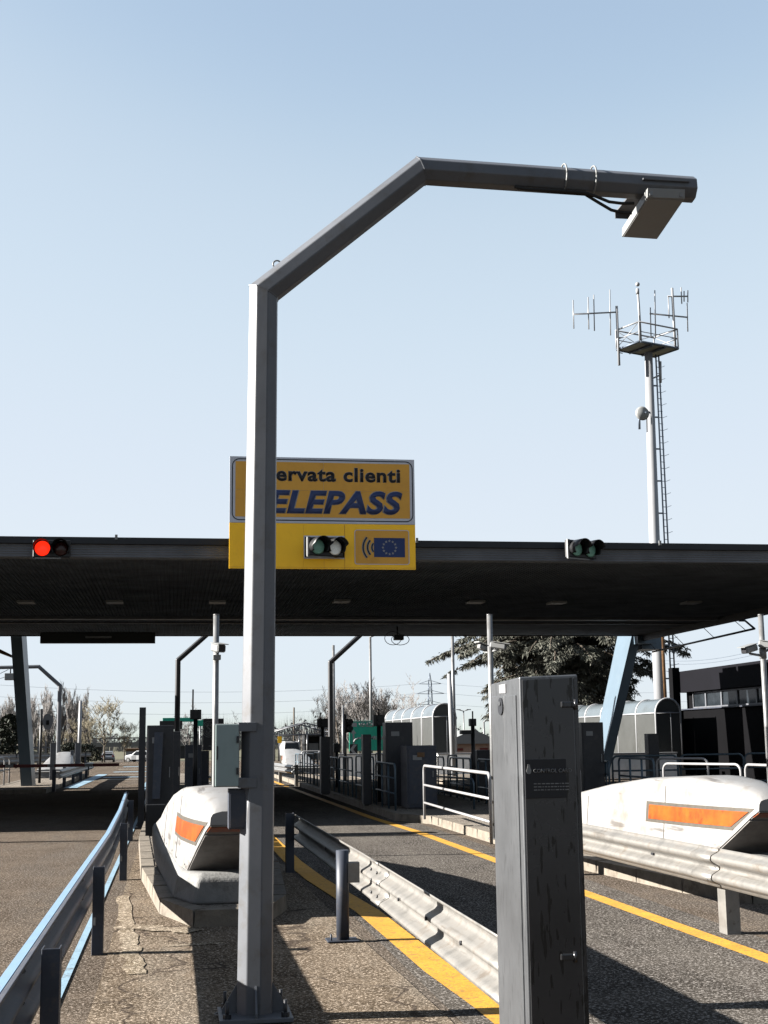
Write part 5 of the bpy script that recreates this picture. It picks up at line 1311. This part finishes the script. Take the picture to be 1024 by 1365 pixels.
# ------------------------------------------------------------------ far structures
def pylon(px, pyt, Y, label):
    p = PY(px, pyt, Y); z0 = gz(Y); H_ = p.z - z0; t = thing('pylon', label, 'pylon', (p.x, Y, z0), 'electricity pylons on the horizon')
    b = B(); r = .16
    lv = [(0, 3.2), (.2, 2.3), (.4, 1.6), (.55, 1.15), (.7, 1.0), (.85, .8), (1, .05)]
    for (k0, w0), (k1, w1) in zip(lv, lv[1:]):
        for sx, sy in ((-1, -1), (1, -1), (1, 1), (-1, 1)):
            b.tube([(p.x + sx * w0, Y + sy * w0, z0 + H_ * k0), (p.x + sx * w1, Y + sy * w1, z0 + H_ * k1)], r, 4)
            ex, ey = (-sy, sx); b.tube([(p.x + sx * w0, Y + sy * w0, z0 + H_ * k0), (p.x + ex * w1, Y + ey * w1, z0 + H_ * k1)], r * .7, 4)
    b.build('lattice', M['ladder'], t)
    for k_, w in ((.55, 7.5), (.70, 8.2), (.84, 6.5)):
        b = B(); z = z0 + H_ * k_
        for s_ in (-1, 1): b.tube([(p.x, Y, z), (p.x + s_ * w, Y, z + .2)], r, 4); b.tube([(p.x, Y, z + 2.2), (p.x + s_ * w, Y, z + .2)], r * .8, 4)
        b.build('cross_arm', M['ladder'], t)
    return [(V((p.x + s_ * w, Y, z0 + H_ * k_ + .2))) for k_, w in ((.55, 7.5), (.70, 8.2), (.84, 6.5)) for s_ in (-1, 1)]
arms = pylon(573, 897, 760, 'lattice electricity pylon left of the cedar')
pylon(60.5, 929, 1100, 'small lattice electricity pylon at the left behind the round sign')
def wire(a_, c_, sag, r, label):
    b = B(); b.tube([V(a_).lerp(V(c_), k_ / 24) - V((0, 0, sag * 4 * (k_ / 24) * (1 - k_ / 24))) for k_ in range(25)], r, 4)
    tag(b.build('power_line', M['ladder'], None, a_), label, 'power line', 'overhead power lines')
for i, a_ in enumerate(arms):
    if i % 2 == 0: wire(a_, a_ + V((-330, -120, 8)), 9, .05, ['lowest', 'middle', 'highest'][i // 2] + ' power line running left from the lattice pylon')
    else: wire(a_, a_ + V((330, 40, 8)), 9, .05, ['lowest', 'middle', 'highest'][i // 2] + ' power line running right from the lattice pylon')
for i, (y0_, y1_) in enumerate(((880, 847), (884, 853), (893, 876))):
    wire(PY(880, y0_, 160), PY(1090, y1_ - 8, 110), 1.0, .02, ['upper', 'second', 'lowest'][i] + ' thin power line crossing above the black building')
# open gable shed
SY = 108
def sp2(px, py_, y=SY): return PY(px, py_, y)
sh = thing('open_shed', 'open steel shed with a gabled lattice roof right of the bent mast', 'shed', (sp2(400, 1000).x, SY, 0))
zE, zR = sp2(400, 975).z, sp2(410, 963.5).z; xs0, xs1, xr_ = sp2(366, 975).x, sp2(446, 975).x, sp2(408, 965).x
for yy in (0, 7):
    b = B(); y = SY + yy
    b.tube([(xs0, y, zE), (xr_, y, zR), (xs1, y, zE)], .06, 5); b.tube([(xs0, y, zE - .25), (xs1, y, zE - .25)], .05, 5)
    for i in range(13):
        k_ = i / 12; x = xs0 + (xs1 - xs0) * k_; zz = zE + (zR - zE) * (1 - abs(x - xr_) / max(xr_ - xs0, xs1 - xr_)); k2 = (i + .5) / 12; x2 = xs0 + (xs1 - xs0) * k2
        b.tube([(x, y, zE - .25), (x, y, zz)], .025, 4); b.tube([(x, y, zz), (x2, y, zE - .25)], .025, 4)
    b.build('truss', M['mast'], sh)
    for x in (xs0, xs0 + .35, (xs0 + xs1) / 2 + .2, xs1):
        b = B(); b.tube([(x, y, gz(y)), (x, y, zE)], .07, 6); b.build('post', M['galv'], sh)
b = B()
for k_ in (0, .5, 1):
    for sgn in (xs0, xs1): b.tube([(sgn + (xr_ - sgn) * k_, SY, zE + (zR - zE) * k_), (sgn + (xr_ - sgn) * k_, SY + 7, zE + (zR - zE) * k_)], .05, 4)
b.build('purlin', M['mast'], sh)
# viaduct-like parapet
b0, b1 = PY(120, 992, 235), PY(245, 992, 235)
vd = thing('road_bridge', 'low concrete road bridge crossing beyond the left lane', 'bridge', (b0.x, 235, gz(235)))
zt_ = PY(170, 989, 235).z; zl_ = PY(170, 993, 235).z
b = B(); b.box((b0.x, 235, zl_ - .3), (b1.x + 30, 240, zl_ + .15)); b.build('deck', M['lime_concrete'], vd)
b = B(); b.box((b0.x, 235, zt_ + .55), (b1.x + 30, 235.2, zt_ + .75)); b.box((b0.x, 235, zl_ + .15), (b1.x + 30, 235.2, zl_ + .45))
for i in range(24): x = b0.x + i * 2; b.box((x, 235.02, zl_ + .45), (x + .15, 235.18, zt_ + .55))
b.build('parapet', M['lime_concrete'], vd)
for x in (b0.x + 1, b0.x + 8, b0.x + 15, b0.x + 24): b = B(); b.box((x, 236, gz(235)), (x + 1.0, 239, zl_ - .3)); b.build('pier', M['dark'], vd)
# low white office beyond right lane part
a_, c_ = PY(168, 999, 205), PY(215, 1009, 205)
wo = thing('white_hut', 'low white building at the far end of the left lane', 'building', (a_.x, 205, gz(205)))
b = B(); b.box((a_.x, 205, gz(205)), (c_.x, 211, a_.z - .25)); b.build('wall', M['bright_white'], wo)
b = B(); b.box((a_.x - .2, 204.8, a_.z - .249), (c_.x + .2, 211.2, a_.z + .1)); b.build('roof', M['rust'], wo)
for k_ in (.2, .6): b = B(); x = a_.x + (c_.x - a_.x) * k_; b.box((x, 204.95, gz(205) + .6), (x + .8, 204.995, a_.z - .5)); b.build('window', M['glass_dark'], wo)
# fence at the left edge
fx = thing('picket_fence', 'pale fence posts at the left edge below the bare trees', 'fence', (-14, 105, 0))
for i in range(14):
    x = -16 + i * .55; b = B(); b.box((x, 105, gz(105)), (x + .12, 105.12, 1.75), .01); b.build('post', M['mast'], fx)
b = B(); b.box((-16, 105.02, 1.2), (-8.7, 105.08, 1.3)); b.box((-16, 105.02, .5), (-8.7, 105.08, .6)); b.build('rail', M['mast'], fx)
for i, (y, x0_, x1_, z_) in enumerate(((85, -14, -5.6, .9), (75, -13, -6.3, .75))):
    t = thing('guard_rail', ['farther', 'nearer'][i] + ' thin guard rail at the left edge below the pale fence', 'guard rail', (x0_, y, 0), 'steel guard rails')
    b = B(); b.loft([[(x, y + (x - x0_) * 1.5, z_ - .3), (x, y + (x - x0_) * 1.5 - .06, z_ - .2), (x, y + (x - x0_) * 1.5, z_ - .1), (x, y + (x - x0_) * 1.5, z_)] for x in (x0_, x1_)]); b.build('beam', M['galv'], t)
    for k_ in range(5): b = B(); x = x0_ + (x1_ - x0_) * k_ / 4.2; b.box((x, y + (x - x0_) * 1.5 + .05, 0), (x + .12, y + (x - x0_) * 1.5 + .15, z_)); b.build('post', M['post'], t)

# ------------------------------------------------------------------ vehicles
def car(loc, label, rot=0.0, sc=1.0, tall=1.0, m_='carpaint', name='parked_car', cat='car', dark=False):
    """rear of the car faces -Y"""
    t = thing(name, label, cat, loc)
    O = V(loc)
    prof = [(-1.95, .38, .50), (-1.98, .75, .78), (-1.85, .98, .80), (-1.70, 1.25, .72), (-1.52, 1.46, .62), (-.9, 1.52, .62), (.1, 1.5, .61), (.75, 1.02, .74), (1.7, .88, .72), (1.95, .66, .66), (1.95, .38, .55)]
    rings = []
    for y, z, w in prof:
        z = z * tall
        rings.append([O + V((-w - .06, y, .32)), O + V((-w - .08, y, min(z, .82))), O + V((-w, y, z)), O + V((w, y, z)), O + V((w + .08, y, min(z, .82))), O + V((w + .06, y, .32))])
    b = B(); b.loft(rings); o = b.build('body', M[m_], t); o.modifiers.new('b', 'BEVEL').width = .04
    b = B(); b.hexa([O + V(q) for q in ((-.64, -1.87, 1.0 * tall), (.64, -1.87, 1.0 * tall), (.64, -1.7, 1.0 * tall), (-.64, -1.7, 1.0 * tall), (-.56, -1.585, 1.40 * tall), (.56, -1.585, 1.40 * tall), (.56, -1.5, 1.40 * tall), (-.56, -1.5, 1.40 * tall))]); b.build('rear_window', M['glass_dark'], t)
    b = B(); b.hexa([O + V(q) for q in ((-.66, .72, 1.03 * tall), (.66, .72, 1.03 * tall), (.66, .80, 1.04 * tall), (-.66, .80, 1.04 * tall), (-.56, .12, 1.46 * tall), (.56, .12, 1.46 * tall), (.56, .2, 1.47 * tall), (-.56, .2, 1.47 * tall))]); b.build('windscreen', M['glass_dark'], t)
    for s_ in (-1, 1):
        b = B(); b.hexa([O + V(q) for q in ((s_ * .79, -1.5, .98 * tall), (s_ * .79, .6, .98 * tall), (s_ * .7, .6, .98 * tall), (s_ * .7, -1.5, .98 * tall), (s_ * .665, -1.3, 1.4 * tall), (s_ * .665, .1, 1.4 * tall), (s_ * .6, .1, 1.4 * tall), (s_ * .6, -1.3, 1.4 * tall))]); b.build('side_window', M['glass_dark'], t)
        b = B(); b.box(O + V((s_ * .72 - .11, -2.0, .74 * tall)), O + V((s_ * .72 + .11, -1.85, .98 * tall)), .02); b.build('tail_lamp', M['tail'], t)
        for y in (-1.25, 1.25):
            b = B(); c = O + V((s_ * .74, y, .30)); b.tube([c - V((.09, 0, 0)), c + V((.09, 0, 0))], .30, 18); w_ = b.build('tyre', M['rubber'], t)
            b = B(); b.tube([c + V((s_ * .085, 0, 0)), c + V((s_ * .10, 0, 0))], .18, 12); sub(b, 'rim', M['galv'], w_)
    b = B(); b.box(O + V((-.82, -2.06, .34)), O + V((.82, -1.9, .52)), .03); b.build('rear_bumper', M['dark'], t)
    b = B(); b.box(O + V((-.25, -2.02, .6)), O + V((.25, -1.97, .7))); b.build('number_plate', M['bright_white'], t)
    t.rotation_euler.z = rot; t.scale = (sc,) * 3
    return t
p = PY(144.5, 1011, 150); car((PY(144.5, 1011, 192).x, 192, gz(192) + .02), 'small silver white hatchback seen from behind at the end of the left lane')
p = PY(185, 1011, 150); car((PY(186, 1011, 185).x, 185, gz(185) + .02), 'white car half hidden behind the brown channel post', R(60), 1.0)
# white van/lorry front inside the shed
def lorry(px0, px1, Y, label):
    a_, c_ = PY(px0, 990, Y), PY(px1, 990, Y); w = c_.x - a_.x; z0 = gz(Y) + .01; h = w * 1.08; x0_ = a_.x
    t = thing('parked_van', label, 'van', (x0_ + w / 2, Y, z0))
    b = B(); b.loft([[(x0_ + .02, Y, z0 + .35), (x0_ + w - .02, Y, z0 + .35), (x0_ + w - .02, Y + 4.2, z0 + .35), (x0_ + .02, Y + 4.2, z0 + .35)], [(x0_, Y, z0 + h * .5), (x0_ + w, Y, z0 + h * .5), (x0_ + w, Y + 4.2, z0 + h * .5), (x0_, Y + 4.2, z0 + h * .5)], [(x0_ + .12, Y + .35, z0 + h), (x0_ + w - .12, Y + .35, z0 + h), (x0_ + w - .12, Y + 4.1, z0 + h), (x0_ + .12, Y + 4.1, z0 + h)]])
    o = b.build('body', M['bright_white'], t); o.modifiers.new('b', 'BEVEL').width = .05
    b = B(); b.hexa([(x0_ + .1, Y + .02, z0 + h * .56), (x0_ + w - .1, Y + .02, z0 + h * .56), (x0_ + w - .1, Y + .2, z0 + h * .56), (x0_ + .1, Y + .2, z0 + h * .56), (x0_ + .2, Y + .27, z0 + h * .92), (x0_ + w - .2, Y + .27, z0 + h * .92), (x0_ + w - .2, Y + .4, z0 + h * .92), (x0_ + .2, Y + .4, z0 + h * .92)]); b.build('windscreen', M['glass_dark'], t)
    b = B(); b.box((x0_ + .02, Y - .06, z0 + .28), (x0_ + w - .02, Y + .1, z0 + .52), .03); b.build('front_bumper', M['dark'], t)
    for s_ in (.14, .86):
        b = B(); b.ball((x0_ + w * s_, Y - .0, z0 + h * .38), .11, (1.2, .4, 1)); b.build('headlight', M['white_lens'], t)
        b = B(); x = x0_ + w * s_; b.tube([(x - .1, Y + .8, z0 + .32), (x + .1, Y + .8, z0 + .32)], .32, 16); b.build('wheel', M['rubber'], t)
        b = B(); b.tube([(x - .1, Y + 3.3, z0 + .32), (x + .1, Y + 3.3, z0 + .32)], .32, 16); b.build('wheel', M['rubber'], t)
lorry(378, 401, 112, 'white van facing the camera inside the open shed')
ex = PY(421, 990, 110); et = thing('site_cabin', 'dark open box cabin standing in the right half of the open shed', 'cabin', (ex.x, 110, 0))
b = B()
for q0, q1 in (((-.9, 0, 0), (-.75, 2, 2.0)), ((.55, 0, 0), (.7, 2, 2.0)), ((-.75, 0, 1.85), (.55, 2, 2.0)), ((-.75, 1.9, 0), (.55, 2, 1.85)), ((-.75, 0, 0), (.55, .15, .5))): b.box(V((ex.x, 110, 0)) + V(q0), V((ex.x, 110, 0)) + V(q1))
b.build('frame', M['black'], et); b = B(); b.box((ex.x - .5, 110.7, .5), (ex.x + .3, 111.4, 1.3), .03); b.build('crate', M['pale'], et)
p = PY(373, 987, 104); os_ = thing('orange_sign', 'small orange board on a post inside the open shed', 'sign', (p.x, 104, 0))
b = B(); b.box(p + V((-.14, 0, -.2)), p + V((.16, .04, .3))); b.build('board', M['gold'], os_); b = B(); b.tube([(p.x, 104.06, 0), (p.x, 104.06, p.z)], .03, 6); b.build('post', M['galv'], os_)
# pale low wall and striped barriers beyond
for i, (px0, px1, pyt, Y, lab) in enumerate(((449, 516, 1005, 54.5, 'low white wall below the green sign'), (584, 664, 1004, 55, 'low white wall below the left arched shelter'), (796, 902, 1004, 50.4, 'low white wall below the right arched shelter'))):
    a_, c_ = PY(px0, pyt, Y), PY(px1, pyt, Y); t = thing('low_wall', lab, 'wall', (a_.x, Y, 0))
    b = B(); b.box((a_.x, Y, 0), (c_.x, Y + .25, a_.z - .06)); b.build('wall', M['white_wall'], t)
    b = B(); b.box((a_.x - .03, Y - .03, a_.z - .059), (c_.x + .03, Y + .28, a_.z), .01); b.build('coping', M['bright_white'], t)
a_ = PY(623, 1000, 95); hs = thing('small_house', 'small pinkish house with a gable roof right of the arched shelter', 'house', (a_.x, 95, 0))
zt_ = PY(620, 982, 95).z; b = B(); b.box((a_.x - 1.6, 95, 0), (a_.x + 2.4, 99, zt_ - .5)); b.build('wall', mat('pink render', (.55, .38, .29), .8, var=.2), hs)
b = B(); b.prism([(a_.x - 1.9, 94.7, zt_ - .499), (a_.x + 2.7, 94.7, zt_ - .499), (a_.x + .4, 94.7, zt_ + .5)], (0, 4.6, 0)); b.build('roof', M['pale'], hs)
for x in (-.9, .9): b = B(); b.box((a_.x + x, 94.95, .7), (a_.x + x + .6, 94.995, zt_ - .8)); b.build('window', M['red'], hs)

for o in bpy.data.objects:
    if '_w' in o: del o['_w']
